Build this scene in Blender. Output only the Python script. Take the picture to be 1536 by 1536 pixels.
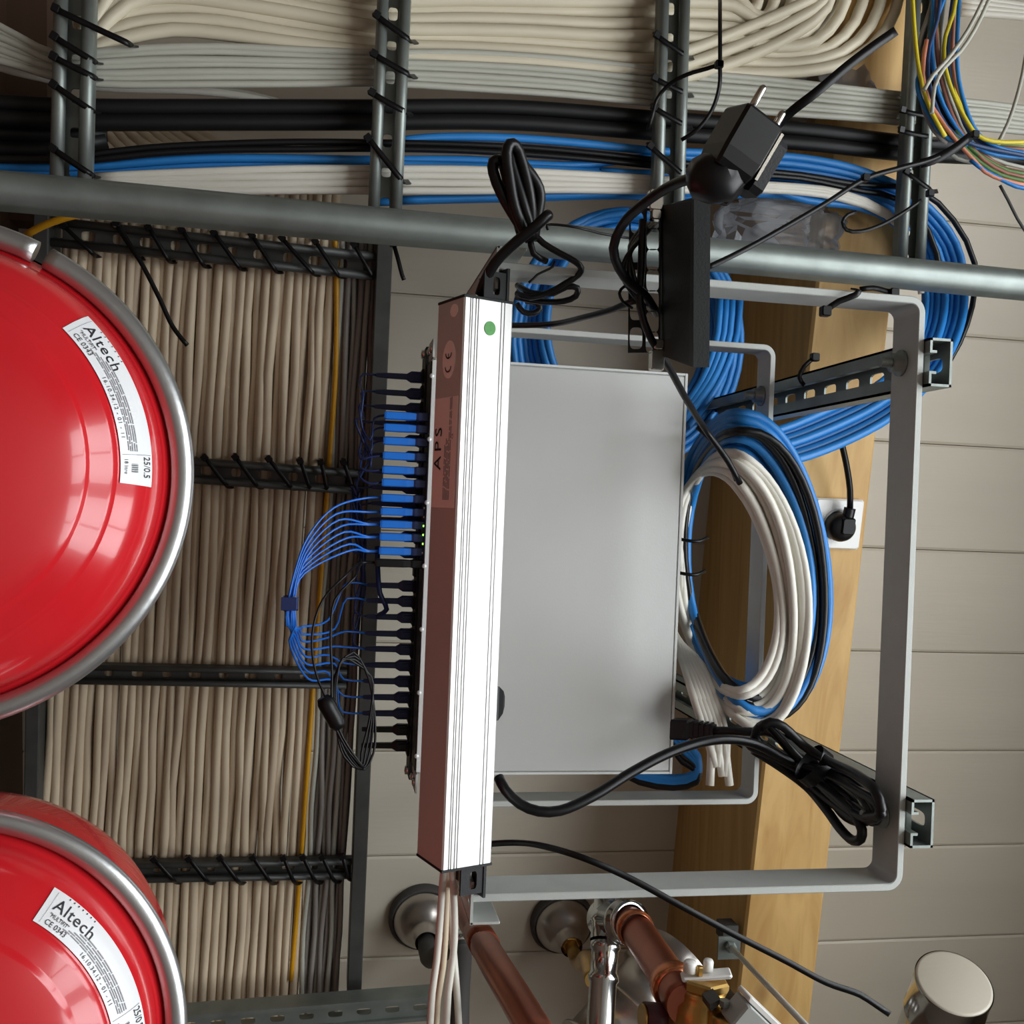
import bpy, math, random
from mathutils import Vector, Matrix, noise

random.seed(7)
for o in list(bpy.data.objects):
    bpy.data.objects.remove(o)
scene = bpy.context.scene
COL = scene.collection

# ------------------------------------------------------------------ camera
F_PX = 1536.0
YAW, ROLL = math.radians(10.0), math.radians(2.3)
CAM = Vector((0.0, 0.0, 1.2))                 # eye height, looking up at the ceiling
FWD = Vector((math.sin(YAW), 0, math.cos(YAW)))
_R0 = Vector((math.cos(YAW), 0, -math.sin(YAW)))
_D0 = Vector((0, 1, 0))
RGT = math.cos(ROLL) * _R0 - math.sin(ROLL) * _D0
DWN = math.sin(ROLL) * _R0 + math.cos(ROLL) * _D0
cam_data = bpy.data.cameras.new('camera')
cam_data.sensor_width = 36.0
cam_data.lens = 36.0
cam_data.clip_start = 0.01
cam = bpy.data.objects.new('camera', cam_data)
COL.objects.link(cam)
up, back = -DWN, -FWD
cam.matrix_world = Matrix(((RGT.x, up.x, back.x, CAM.x), (RGT.y, up.y, back.y, CAM.y),
                           (RGT.z, up.z, back.z, CAM.z), (0, 0, 0, 1)))
scene.camera = cam

# ------------------------------------------------------------------ light
world = bpy.data.worlds.new('world')
scene.world = world
world.use_nodes = True
world.node_tree.nodes['Background'].inputs[0].default_value = (0.80, 0.90, 1.0, 1)
world.node_tree.nodes['Background'].inputs[1].default_value = 0.6
scene.view_settings.view_transform = 'Standard'
scene.view_settings.look = 'None'
scene.view_settings.gamma = 1.0
scene.view_settings.use_curve_mapping = False
scene.view_settings.exposure = 0.0

WX = 1.75                                     # the right wall, with the window that lights the room
def window_light(name, y0, y1, z0, z1, power):
    ld = bpy.data.lights.new(name, 'AREA')
    ld.shape = 'RECTANGLE'
    ld.size, ld.size_y = (z1 - z0), (y1 - y0)
    ld.energy = power
    ld.color = (0.95, 0.98, 1.0)
    lo = bpy.data.objects.new(name, ld)
    COL.objects.link(lo)
    lo.location = (WX + 0.06, (y0 + y1) / 2, (z0 + z1) / 2)
    lo.rotation_euler = (0, math.radians(90), 0)   # shines towards -x
    return lo
WIN = [(-0.95, -0.05, 0.08, 1.95), (0.05, 0.95, 0.08, 1.95)]
for i, (y0, y1, z0, z1) in enumerate(WIN):
    window_light('window_daylight', y0, y1, z0, z1, 41)

# ------------------------------------------------------------------ helpers
def ray(px, py):
    return FWD + RGT * ((px - 768.0) / F_PX) + DWN * ((py - 768.0) / F_PX)
def P(px, py, z, b=0.0):
    """Point where the sight line meets the plane  height = 1.2 + z + b*y."""
    d = ray(px, py)
    return CAM + d * (z / (d.z - b * d.y))
def PT(px, py, t):
    return CAM + ray(px, py) * t
def size(px, p):
    return px * (p - CAM).dot(FWD) / F_PX
def V(*a):
    return Vector(a)

ORD = ['first', 'second', 'third', 'fourth', 'fifth', 'sixth', 'seventh', 'eighth', 'ninth', 'tenth', 'eleventh', 'twelfth', 'thirteenth', 'fourteenth', 'fifteenth', 'sixteenth', 'seventeenth', 'eighteenth', 'nineteenth', 'twentieth']
def nth(i):
    n = i + 1
    if n <= 20: return ORD[i]
    return '%d%s' % (n, {1: 'st', 2: 'nd', 3: 'rd'}.get(n % 10, 'th'))
WL = {}
def tag(o, label=None, cat=None, group=None, kind=None):
    if label: o['label'] = label
    if cat: o['category'] = cat
    if group: o['group'] = group
    if kind: o['kind'] = kind
    return o
def thing(name, label, cat, loc, group=None):
    o = bpy.data.objects.new(name, None)
    o.empty_display_size = 0.02
    COL.objects.link(o)
    o.location = loc
    WL[o.name] = Vector(loc)
    return tag(o, label, cat, group)

class MB:
    """Collects geometry in room coordinates; build() links it as one mesh."""
    def __init__(self):
        self.v, self.f, self.s = [], [], []
    def add(self, vs, fs, smooth=False):
        n = len(self.v)
        self.v += [Vector(p) for p in vs]
        self.f += [tuple(i + n for i in f) for f in fs]
        self.s += [smooth] * len(fs)
        return self
    def hexa(self, q0, q1, smooth=False):
        """Block between two quads q0 (near) and q1 (far)."""
        return self.add(list(q0) + list(q1), [(0, 1, 2, 3), (7, 6, 5, 4), (0, 4, 5, 1), (1, 5, 6, 2), (2, 6, 7, 3), (3, 7, 4, 0)], smooth)
    def box(self, o, ex, ey, ez, x0, x1, y0, y1, z0, z1, bev=0.0):
        if bev <= 0:
            q = lambda z: [o + ex * x + ey * y + ez * z for x, y in ((x0, y0), (x1, y0), (x1, y1), (x0, y1))]
            return self.hexa(q(z0), q(z1))
        b = bev
        def ring(z, i):
            xs, ys = (x0 + i, x1 - i), (y0 + i, y1 - i)
            pts = [(xs[0] + b, ys[0]), (xs[1] - b, ys[0]), (xs[1], ys[0] + b), (xs[1], ys[1] - b),
                   (xs[1] - b, ys[1]), (xs[0] + b, ys[1]), (xs[0], ys[1] - b), (xs[0], ys[0] + b)]
            return [o + ex * x + ey * y + ez * z for x, y in pts]
        return self.loft([ring(z0, b * .7), ring(z0 + b, 0), ring(z1 - b, 0), ring(z1, b * .7)], caps=True)
    def loft(self, rings, caps=True, closed=True, smooth=False):
        n = len(rings[0]); vs = [p for r in rings for p in r]; fs = []
        for i in range(len(rings) - 1):
            for j in range(n if closed else n - 1):
                k = (j + 1) % n
                fs.append((i * n + j, i * n + k, (i + 1) * n + k, (i + 1) * n + j))
        self.add(vs, fs, smooth)
        if caps:
            m = len(self.v) - len(vs)
            self.f.append(tuple(m + j for j in reversed(range(n)))); self.s.append(False)
            self.f.append(tuple(m + (len(rings) - 1) * n + j for j in range(n))); self.s.append(False)
        return self
    def prism(self, poly, vec):
        return self.loft([[Vector(p) for p in poly], [Vector(p) + vec for p in poly]])
    def tube(self, pts, r, sides=9, sec=None, closed=False, caps=True, ref=None):
        """Sweep a round (or given) section along pts; r may be a list."""
        n = len(pts); pts = [Vector(p) for p in pts]
        rs = r if isinstance(r, (list, tuple)) else [r] * n
        if sec is None:
            sec = [(math.cos(2 * math.pi * k / sides), math.sin(2 * math.pi * k / sides)) for k in range(sides)]
        rings = []; nrm = None
        for i in range(n):
            a = pts[i - 1] if i > 0 else (pts[-2] if closed else pts[i])
            c = pts[i + 1] if i < n - 1 else (pts[1] if closed else pts[i])
            t = (c - a)
            t = t.normalized() if t.length > 1e-9 else Vector((0, 0, 1))
            if nrm is None:
                up0 = ref if ref is not None else Vector((0.13, 0.21, 1.0))
                if abs(t.dot(up0.normalized())) > 0.97: up0 = Vector((1, 0.1, 0))
                nrm = (up0 - t * up0.dot(t)).normalized()
            elif ref is not None and abs(t.dot(ref.normalized())) < 0.97:
                nrm = (ref - t * ref.dot(t)).normalized()
            else:
                nrm = (nrm - t * nrm.dot(t)).normalized()
            bi = t.cross(nrm)
            rings.append([pts[i] + bi * (s[0] * rs[i]) + nrm * (s[1] * rs[i]) for s in sec])
        return self.loft(rings, caps=caps and not closed, smooth=True)
    def lathe(self, o, ax, prof, seg=40, a0=0.0, a1=2 * math.pi, ref=None, smooth=True):
        """prof = [(r, s)...]: radius r at distance s along ax."""
        ax = ax.normalized(); rf = ref or Vector((1, 0.0, 0.05))
        e1 = (rf - ax * rf.dot(ax)).normalized(); e2 = ax.cross(e1)
        full = abs(a1 - a0) > 6.28
        m = seg if full else seg + 1
        rings = []
        for r, s in prof:
            rings.append([o + ax * s + (e1 * math.cos(a0 + (a1 - a0) * k / seg) + e2 * math.sin(a0 + (a1 - a0) * k / seg)) * max(r, 1e-5) for k in range(m)])
        return self.loft(rings, caps=False, closed=full, smooth=smooth)
    def cyl(self, p0, p1, r0, r1=None, sides=20):
        r1 = r0 if r1 is None else r1
        return self.tube([p0, p1], [r0, r1], sides=sides)
    def plate(self, o, eu, ev, en, L, W, T, holes, nseg=5):
        """Perforated strip: length L along eu, width W centred on ev, thickness T along en.
        holes = [(u, ru, rv)] slot half sizes."""
        cuts = [0.0]
        hs = sorted(holes)
        for a, b in zip(hs, hs[1:]): cuts.append((a[0] + b[0]) / 2)
        cuts.append(L)
        N = 4 * nseg
        for (u, ru, rv), c0, c1 in zip(hs, cuts, cuts[1:]):
            outer, inner = [], []
            for k in range(N):
                a = 2 * math.pi * (k + .5) / N
                cx, sy = math.cos(a), math.sin(a)
                m = max(abs(cx), abs(sy))
                ux, vy = cx / m, sy / m
                outer.append((u + ux * ((c1 - u) if ux > 0 else (u - c0)), vy * W / 2))
                e = 0.55
                inner.append((u + ru * math.copysign(abs(cx) ** e, cx), rv * math.copysign(abs(sy) ** e, sy)))
            vs = []
            for t in (0, T):
                vs += [o + eu * x + ev * y + en * t for x, y in outer]
                vs += [o + eu * x + ev * y + en * t for x, y in inner]
            fs = []
            for k in range(N):
                j = (k + 1) % N
                fs += [(k, j, N + j, N + k), (2 * N + k, 3 * N + k, 3 * N + j, 2 * N + j), (N + k, N + j, 3 * N + j, 3 * N + k), (k, 2 * N + k, 2 * N + j, j)]
            # square off the corners of the cell
            for sx in (0, 1):
                for sy in (-1, 1):
                    cx = c1 if sx else c0
                    cand = [k for k in range(N) if (outer[k][0] > u) == bool(sx) and outer[k][1] * sy > 0]
                    k1 = min(cand, key=lambda k: abs(outer[k][0] - cx) + 100 * (abs(outer[k][1]) < W / 2 - 1e-6))
                    k2 = min(cand, key=lambda k: abs(abs(outer[k][1]) - W / 2) + 100 * (abs(outer[k][0] - cx) > 1e-6))
                    if k1 == k2: continue
                    m = len(vs)
                    vs += [o + eu * cx + ev * (sy * W / 2), o + eu * cx + ev * (sy * W / 2) + en * T]
                    fs += [(k1, m, k2), (2 * N + k1, 2 * N + k2, m + 1)]
            self.add(vs, fs)
        return self
    def build(self, name, mat, parent=None, label=None, cat=None, group=None, kind=None):
        me = bpy.data.meshes.new(name)
        if parent is not None:
            off = WL[parent.name]
        else:
            lo = Vector((min(p.x for p in self.v), min(p.y for p in self.v), min(p.z for p in self.v)))
            hi = Vector((max(p.x for p in self.v), max(p.y for p in self.v), max(p.z for p in self.v)))
            off = (lo + hi) / 2; off.z = lo.z
        me.from_pydata([p - off for p in self.v], [], self.f)
        me.validate()
        if len(me.polygons) == len(self.s):
            me.polygons.foreach_set('use_smooth', self.s)
        me.update()
        import bmesh
        bm = bmesh.new(); bm.from_mesh(me)
        bmesh.ops.recalc_face_normals(bm, faces=bm.faces)
        bm.to_mesh(me); bm.free()
        me.materials.append(mat)
        o = bpy.data.objects.new(name, me)
        COL.objects.link(o)
        if parent is not None:
            o.parent = parent
        else:
            o.location = off
        WL[o.name] = off
        return tag(o, label, cat, group, kind)

def spline(pts, step=0.012, closed=False):
    """Catmull-Rom through pts."""
    pts = [Vector(p) for p in pts]; n = len(pts); out = []
    rng = range(n if closed else n - 1)
    for i in rng:
        p1, p2 = pts[i], pts[(i + 1) % n]
        if closed:
            p0, p3 = pts[i - 1], pts[(i + 2) % n]
        else:
            p0 = pts[i - 1] if i > 0 else p1 * 2 - p2
            p3 = pts[i + 2] if i + 2 < n else p2 * 2 - p1
        m = max(2, min(14, int((p2 - p1).length / step)))
        d1, d2, d3 = (max((b - a).length, 1e-6) ** .5 for a, b in ((p0, p1), (p1, p2), (p2, p3)))
        m1 = ((p1 - p0) / d1 - (p2 - p0) / (d1 + d2) + (p2 - p1) / d2) * d2
        m2 = ((p2 - p1) / d2 - (p3 - p1) / (d2 + d3) + (p3 - p2) / d3) * d2
        for k in range(m):
            t = k / m; t2, t3 = t * t, t * t * t
            out.append(p1 * (2 * t3 - 3 * t2 + 1) + m1 * (t3 - 2 * t2 + t) + p2 * (-2 * t3 + 3 * t2) + m2 * (t3 - t2))
    out.append(pts[0].copy() if closed else pts[-1])
    return out
def px_path(pts, b=0.0):
    return [P(x, y, z, b) for x, y, z in pts]
def cord(name, pts, r, mat, label, cat='cable', group=None, parent=None, sides=9, step=0.012, closed=False):
    m = MB().tube(spline(pts, step, closed), r, sides=sides, closed=closed)
    if parent is not None:
        return m.build(name, mat, parent, label)
    return m.build(name, mat, None, label, cat, group)
STRAP = [(-1, -.32), (1, -.32), (1, .32), (-1, .32)]
def strap(name, pts, w, mat, label=None, cat='cable tie', group=None, parent=None, step=0.006):
    m = MB().tube(spline(pts, step), w, sec=STRAP, ref=Vector((0, 0, 1)))
    return m.build(name, mat, parent, label, None if parent else cat, group)

def text_mesh(s, height, spacing=1.0, xscale=1.0):
    cu = bpy.data.curves.new('lettering', 'FONT')
    cu.body = s; cu.size = height / 0.7; cu.space_character = spacing; cu.resolution_u = 3
    ob = bpy.data.objects.new('lettering_tmp', cu)
    COL.objects.link(ob)
    me = bpy.data.meshes.new_from_object(ob)
    vs = [(v.co.x * xscale, v.co.y) for v in me.vertices]; fs = [tuple(p.vertices) for p in me.polygons]
    bpy.data.objects.remove(ob); bpy.data.curves.remove(cu); bpy.data.meshes.remove(me)
    return vs, fs
def lettering(name, s, height, fn, mat, parent, spacing=1.0, xscale=1.0, center=False):
    vs, fs = text_mesh(s, height, spacing, xscale)
    dx = (max(v[0] for v in vs) + min(v[0] for v in vs)) / 2 if center else 0
    m = MB().add([fn(x - dx, y) for x, y in vs], fs)
    return m.build(name, mat, parent)

# ------------------------------------------------------------------ materials
def mat(name, col, rough=0.5, metal=0.0, var=0.0, vscale=20.0, bump=0.0, bscale=200.0, stretch=(1, 1, 1), spec=0.5, col2=None, coat=0.0, aniso=0.0):
    m = bpy.data.materials.new(name); m.use_nodes = True
    nt = m.node_tree; bs = nt.nodes['Principled BSDF']
    bs.inputs['Base Color'].default_value = (*col, 1)
    bs.inputs['Roughness'].default_value = rough
    bs.inputs['Metallic'].default_value = metal
    bs.inputs['Specular IOR Level'].default_value = spec
    bs.inputs['Coat Weight'].default_value = coat
    bs.inputs['Anisotropic'].default_value = aniso
    tc = nt.nodes.new('ShaderNodeTexCoord'); mp = nt.nodes.new('ShaderNodeMapping')
    mp.inputs['Scale'].default_value = stretch
    nt.links.new(tc.outputs['Object'], mp.inputs['Vector'])
    if var > 0 or col2:
        nz = nt.nodes.new('ShaderNodeTexNoise'); nz.inputs['Scale'].default_value = vscale; nz.inputs['Detail'].default_value = 5
        nt.links.new(mp.outputs['Vector'], nz.inputs['Vector'])
        cr = nt.nodes.new('ShaderNodeValToRGB')
        c2 = col2 or tuple(max(0, c * (1 - var)) for c in col)
        c1 = col if col2 else tuple(min(1, c * (1 + var * .6)) for c in col)
        cr.color_ramp.elements[0].color = (*c2, 1); cr.color_ramp.elements[0].position = 0.3
        cr.color_ramp.elements[1].color = (*c1, 1); cr.color_ramp.elements[1].position = 0.7
        nt.links.new(nz.outputs['Fac'], cr.inputs['Fac'])
        nt.links.new(cr.outputs['Color'], bs.inputs['Base Color'])
    if bump > 0:
        nb = nt.nodes.new('ShaderNodeTexNoise'); nb.inputs['Scale'].default_value = bscale; nb.inputs['Detail'].default_value = 3
        nt.links.new(mp.outputs['Vector'], nb.inputs['Vector'])
        bp = nt.nodes.new('ShaderNodeBump'); bp.inputs['Strength'].default_value = bump; bp.inputs['Distance'].default_value = 0.002
        nt.links.new(nb.outputs['Fac'], bp.inputs['Height']); nt.links.new(bp.outputs['Normal'], bs.inputs['Normal'])
    return m
def srgb(r, g, b):
    return tuple((c / 255 / 12.92) if c <= 10 else ((c / 255 + .055) / 1.055) ** 2.4 for c in (r, g, b))

def wood_material(name, light, dark):
    m = mat(name, light, rough=0.55)
    nt = m.node_tree; bs = nt.nodes['Principled BSDF']
    tc = nt.nodes.new('ShaderNodeTexCoord'); mp = nt.nodes.new('ShaderNodeMapping')
    mp.inputs['Scale'].default_value = (9, 0.7, 9)
    nt.links.new(tc.outputs['Object'], mp.inputs['Vector'])
    nz = nt.nodes.new('ShaderNodeTexNoise'); nz.inputs['Scale'].default_value = 3.2; nz.inputs['Detail'].default_value = 6; nz.inputs['Distortion'].default_value = 1.3
    nt.links.new(mp.outputs['Vector'], nz.inputs['Vector'])
    cr = nt.nodes.new('ShaderNodeValToRGB')
    cr.color_ramp.elements[0].position = 0.28; cr.color_ramp.elements[0].color = (*dark, 1)
    cr.color_ramp.elements[1].position = 0.62; cr.color_ramp.elements[1].color = (*light, 1)
    nt.links.new(nz.outputs['Fac'], cr.inputs['Fac'])
    # knots
    vo = nt.nodes.new('ShaderNodeTexVoronoi'); vo.inputs['Scale'].default_value = 5.0
    mp2 = nt.nodes.new('ShaderNodeMapping'); mp2.inputs['Scale'].default_value = (1.0, 0.55, 1.0)
    nt.links.new(tc.outputs['Object'], mp2.inputs['Vector']); nt.links.new(mp2.outputs['Vector'], vo.inputs['Vector'])
    kr = nt.nodes.new('ShaderNodeValToRGB')
    kr.color_ramp.elements[0].position = 0.03; kr.color_ramp.elements[0].color = (1, 1, 1, 1)
    kr.color_ramp.elements[1].position = 0.10; kr.color_ramp.elements[1].color = (0, 0, 0, 1)
    nt.links.new(vo.outputs['Distance'], kr.inputs['Fac'])
    mx = nt.nodes.new('ShaderNodeMix'); mx.data_type = 'RGBA'
    nt.links.new(kr.outputs['Color'], mx.inputs[0]); nt.links.new(cr.outputs['Color'], mx.inputs[6])
    mx.inputs[7].default_value = (dark[0] * .45, dark[1] * .35, dark[2] * .3, 1)
    nt.links.new(mx.outputs[2], bs.inputs['Base Color'])
    return m

M = {}
M['plank'] = mat('painted_plank', srgb(203, 196, 180), rough=0.45, var=0.05, vscale=3, bump=0.12, bscale=60, stretch=(.25, 3, 3))
M['backing'] = mat('plank_backing', srgb(160, 140, 122), rough=0.8)
M['wood'] = wood_material('pine_beam', srgb(214, 176, 112), srgb(190, 146, 84))
M['darkwall'] = mat('brown_boarding', srgb(84, 62, 46), rough=0.7, var=0.1, vscale=6)
M['wall'] = mat('wall_paint', srgb(104, 90, 80), rough=0.8, var=0.03)
M['floor'] = mat('floor_paint', srgb(158, 152, 144), rough=0.6, var=0.1, vscale=4)
M['galv'] = mat('galvanised_steel', srgb(140, 148, 144), rough=0.46, metal=0.65, var=0.18, vscale=25, bump=0.05)
M['galv_dark'] = mat('shaded_steel', srgb(88, 90, 88), rough=0.5, metal=0.5, var=0.2, vscale=30)  # galvanised tone darkened, shade on the left ladder put into the colour
M['bracket'] = mat('light_grey_powder_coat', srgb(186, 190, 186), rough=0.5, metal=0.15, var=0.04, vscale=60, bump=0.1, bscale=900)
M['cream'] = mat('cream_sheath', srgb(206, 197, 174), rough=0.48, var=0.05, vscale=8)
M['beige'] = mat('beige_sheath', srgb(214, 197, 170), rough=0.55, var=0.06, vscale=8)
M['beige2'] = mat('warm_beige_sheath', srgb(204, 186, 161), rough=0.55, var=0.06, vscale=8)
M['greycable'] = mat('pale_grey_sheath', srgb(178, 178, 166), rough=0.5, var=0.06, vscale=8)
M['midgrey'] = mat('mid_grey_sheath', srgb(150, 144, 138), rough=0.5, var=0.08, vscale=8)
M['white'] = mat('white_sheath', srgb(222, 219, 208), rough=0.45, var=0.04, vscale=8)
M['blue'] = mat('blue_sheath', srgb(34, 124, 198), rough=0.45, var=0.12, vscale=12)
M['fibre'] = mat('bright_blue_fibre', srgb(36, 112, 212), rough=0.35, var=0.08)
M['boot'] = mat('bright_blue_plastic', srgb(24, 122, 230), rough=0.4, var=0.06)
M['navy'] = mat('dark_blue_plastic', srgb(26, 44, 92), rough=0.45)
M['black'] = mat('black_pvc', srgb(17, 17, 19), rough=0.36, var=0.1, spec=0.35)
M['blackrubber'] = mat('black_sheath', srgb(20, 20, 21), rough=0.5, var=0.15, vscale=30, spec=0.3)
M['blackmetal'] = mat('black_powder_coat', srgb(20, 23, 24), rough=0.5, spec=0.35, var=0.08, bump=0.1, bscale=700)
M['tie'] = mat('black_nylon', srgb(13, 13, 14), rough=0.4, spec=0.3)
M['yellow'] = mat('yellow_sheath', srgb(214, 156, 22), rough=0.45)
M['red'] = mat('red_enamel', srgb(196, 30, 38), rough=0.2, var=0.03, vscale=4, coat=0.35)
M['ring'] = mat('zinc_clamp', srgb(190, 192, 192), rough=0.3, metal=0.9, var=0.08, vscale=15, bump=0.05)
M['label'] = mat('white_label', srgb(226, 228, 230), rough=0.35)
M['ink'] = mat('black_ink', srgb(34, 34, 40), rough=0.6)
M['inkgrey'] = mat('grey_ink', srgb(150, 150, 154), rough=0.6)
M['alu'] = mat('anodised_aluminium', srgb(224, 224, 222), rough=0.46, metal=0.58, bump=0.04, bscale=400, stretch=(1, .05, 1))
M['pinklabel'] = mat('silver_foil_label', srgb(240, 236, 230), rough=0.6, metal=0.0, spec=0.2)
M['oval'] = mat('matt_silver_sticker', srgb(250, 246, 240), rough=0.6, metal=0.0, spec=0.2)
M['green'] = mat('green_sticker', srgb(96, 178, 92), rough=0.5, var=0.1, vscale=300)
M['cover'] = mat('brushed_grey_cover', srgb(212, 215, 214), rough=0.36, metal=0.45, var=0.02, vscale=6, bump=0.03, bscale=500)
M['coverlip'] = mat('bright_cover_lip', srgb(222, 226, 224), rough=0.4, metal=0.2)
M['nickel'] = mat('nickel', srgb(215, 212, 204), rough=0.2, metal=1.0)
M['chrome'] = mat('press_steel', srgb(205, 208, 208), rough=0.14, metal=1.0, var=0.05)
M['satin'] = mat('satin_steel', srgb(190, 184, 178), rough=0.3, metal=0.9)
M['rubber'] = mat('grey_rubber', srgb(70, 68, 66), rough=0.7)
M['copper'] = mat('copper', srgb(168, 96, 74), rough=0.32, metal=0.85, var=0.2, vscale=15)
M['copperbright'] = mat('bright_copper', srgb(226, 140, 98), rough=0.25, metal=0.9)
M['brass'] = mat('brass', srgb(206, 168, 98), rough=0.3, metal=0.9, var=0.12)
M['maroon'] = mat('maroon_plastic', srgb(82, 44, 50), rough=0.4)
M['socket'] = mat('white_socket_plastic', srgb(240, 240, 236), rough=0.35)
M['led'] = mat('led', (0.2, 0.9, 0.1), rough=0.3)
M['led'].node_tree.nodes['Principled BSDF'].inputs['Emission Color'].default_value = (0.35, 1.0, 0.1, 1)
M['led'].node_tree.nodes['Principled BSDF'].inputs['Emission Strength'].default_value = 2.5
def film():
    m = bpy.data.materials.new('clear_film'); m.use_nodes = True
    nt = m.node_tree; out = nt.nodes['Material Output']; bs = nt.nodes['Principled BSDF']
    bs.inputs['Base Color'].default_value = (0.8, 0.82, 0.85, 1); bs.inputs['Roughness'].default_value = 0.15
    tr = nt.nodes.new('ShaderNodeBsdfTransparent'); tr.inputs[0].default_value = (0.93, 0.94, 0.95, 1)
    fr = nt.nodes.new('ShaderNodeFresnel'); fr.inputs[0].default_value = 2.2
    mx = nt.nodes.new('ShaderNodeMixShader')
    nt.links.new(fr.outputs[0], mx.inputs[0]); nt.links.new(tr.outputs[0], mx.inputs[1]); nt.links.new(bs.outputs[0], mx.inputs[2])
    nt.links.new(mx.outputs[0], out.inputs['Surface'])
    return m
M['film'] = film()
EX, EY, EZ = V(1, 0, 0), V(0, 1, 0), V(0, 0, 1)
O0 = V(0, 0, 0)

# ================================================================== setting
CA, CB = 1.76, 0.16                                   # ceiling height above the eye and its slope along y
X0, X1, Y0, Y1 = P(34, 1130, CA, CB).x, WX, -1.75, 1.95
def zc(y): return CAM.z + CA + CB * y
m = MB()
m.hexa([V(X0, Y0, zc(Y0) + .012), V(X1, Y0, zc(Y0) + .012), V(X1, Y1, zc(Y1) + .012), V(X0, Y1, zc(Y1) + .012)],
       [V(X0, Y0, zc(Y0) + .06), V(X1, Y0, zc(Y0) + .06), V(X1, Y1, zc(Y1) + .06), V(X0, Y1, zc(Y1) + .06)])
ceiling = m.build('ceiling', M['backing'], kind='structure', label='cream painted plank ceiling with dark seams')
PW = (P(1450, 1412, CA, CB).y - P(1450, 165, CA, CB).y) / 8.0
Yseam = P(1450, 827, CA, CB).y
k0 = int(math.floor((Y0 - Yseam) / PW)); k1 = int(math.ceil((Y1 - Yseam) / PW))
for k in range(k0, k1):
    a, b = Yseam + k * PW + .0007, Yseam + (k + 1) * PW - .0007
    a, b = max(a, Y0), min(b, Y1)
    if b - a < .02: continue
    c = .0045; h = .0028
    prof = [(a, .012), (a, h), (a + c, 0), (b - c, 0), (b, h), (b, .012)]
    MB().loft([[V(x, y, zc(y) + d) for y, d in prof] for x in (X0, X1)]).build('plank', M['plank'], ceiling)
MB().box(O0, EX, EY, EZ, X0, X1, Y0, Y1, -.05, 0).build('floor', M['floor'], kind='structure', label='grey painted floor of the plant room')
def wall(name, x0, x1, y0, y1, label, mt='wall'):
    q0 = [V(x0, y0, 0), V(x1, y0, 0), V(x1, y1, 0), V(x0, y1, 0)]
    q1 = [V(p.x, p.y, zc(p.y) + .06) for p in q0]
    MB().hexa(q0, q1).build(name, M[mt], kind='structure', label=label)
wall('wall_left', X0 - .1, X0, Y0, Y1, 'dark boarded wall on the tank side', 'darkwall')
wall('wall_top', X0 - .1, X1 + .1, Y0 - .1, Y0, 'pale wall beyond the cable ladder')
wall('wall_bottom', X0 - .1, X1 + .1, Y1, Y1 + .1, 'pale wall beyond the pipes')
m = MB()                                              # right wall with two window openings
wy = [Y0, WIN[0][0], WIN[0][1], WIN[1][0], WIN[1][1], Y1]
for i in range(5):
    ztop = min(zc(wy[i]), zc(wy[i + 1])) + .06
    spans = [(0, ztop)] if i in (0, 2, 4) else [(0, WIN[0][2]), (WIN[0][3], ztop)]
    for z0, z1 in spans:
        m.box(O0, EX, EY, EZ, WX, WX + .1, wy[i], wy[i + 1], z0, z1)
m.build('wall_right', M['wall'], kind='structure', label='pale wall with two windows')
for i, (y0, y1, z0, z1) in enumerate(WIN):
    m = MB()
    f = .045
    for (a, b, c, d) in ((y0, y0 + f, z0, z1), (y1 - f, y1, z0, z1), (y0 + f, y1 - f, z0, z0 + f), (y0 + f, y1 - f, z1 - f, z1),
                         (y0 + f, y1 - f, (z0 + z1) / 2 - .015, (z0 + z1) / 2 + .015), ((y0 + y1) / 2 - .015, (y0 + y1) / 2 + .015, z0 + f, z1 - f)):
        m.box(O0, EX, EY, EZ, WX - .01, WX + .04, a, b, c, d)
    m.build('window_%d' % (i + 1), M['socket'], kind='structure', label='white framed window lighting the room')

# dark timber along the left wall, upper corner
xa, xb, yb_ = X0, P(84, 60, CA, CB).x, P(60, 345, CA, CB).y
MB().hexa([V(xa, Y0, zc(Y0) - .05), V(xb, Y0, zc(Y0) - .05), V(xb, yb_, zc(yb_) - .05), V(xa, yb_, zc(yb_) - .05)],
          [V(xa, Y0, zc(Y0) + .002), V(xb, Y0, zc(Y0) + .002), V(xb, yb_, zc(yb_) + .002), V(xa, yb_, zc(yb_) + .002)]).build('trim_2', M['darkwall'], kind='structure', label='dark brown timber in the upper left corner')
# timber beam under the ceiling
BA = 1.42
def beam_l(y): return 1143 + (1162 - y) * 0.1115
def beam_r(y): return 1248 + (1243 - y) * 0.1126
q = [P(beam_l(-350), -350, BA, CB), P(beam_r(-350), -350, BA, CB), P(beam_r(1900), 1900, BA, CB), P(beam_l(1900), 1900, BA, CB)]
dz = CA - BA + .004
bm_ = MB()
bev = V(.004, 0, 0); bz = V(0, 0, .004)
ringa = [q[0] + bz, q[0] + bev, q[1] - bev, q[1] + bz, q[1] + EZ * dz, q[0] + EZ * dz]
ringb = [q[3] + bz, q[3] + bev, q[2] - bev, q[2] + bz, q[2] + EZ * dz, q[3] + EZ * dz]
bm_.loft([ringa, ringb])
bm_.build('trim_1', M['wood'], kind='structure', label='deep pine beam running under the plank ceiling')

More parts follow.
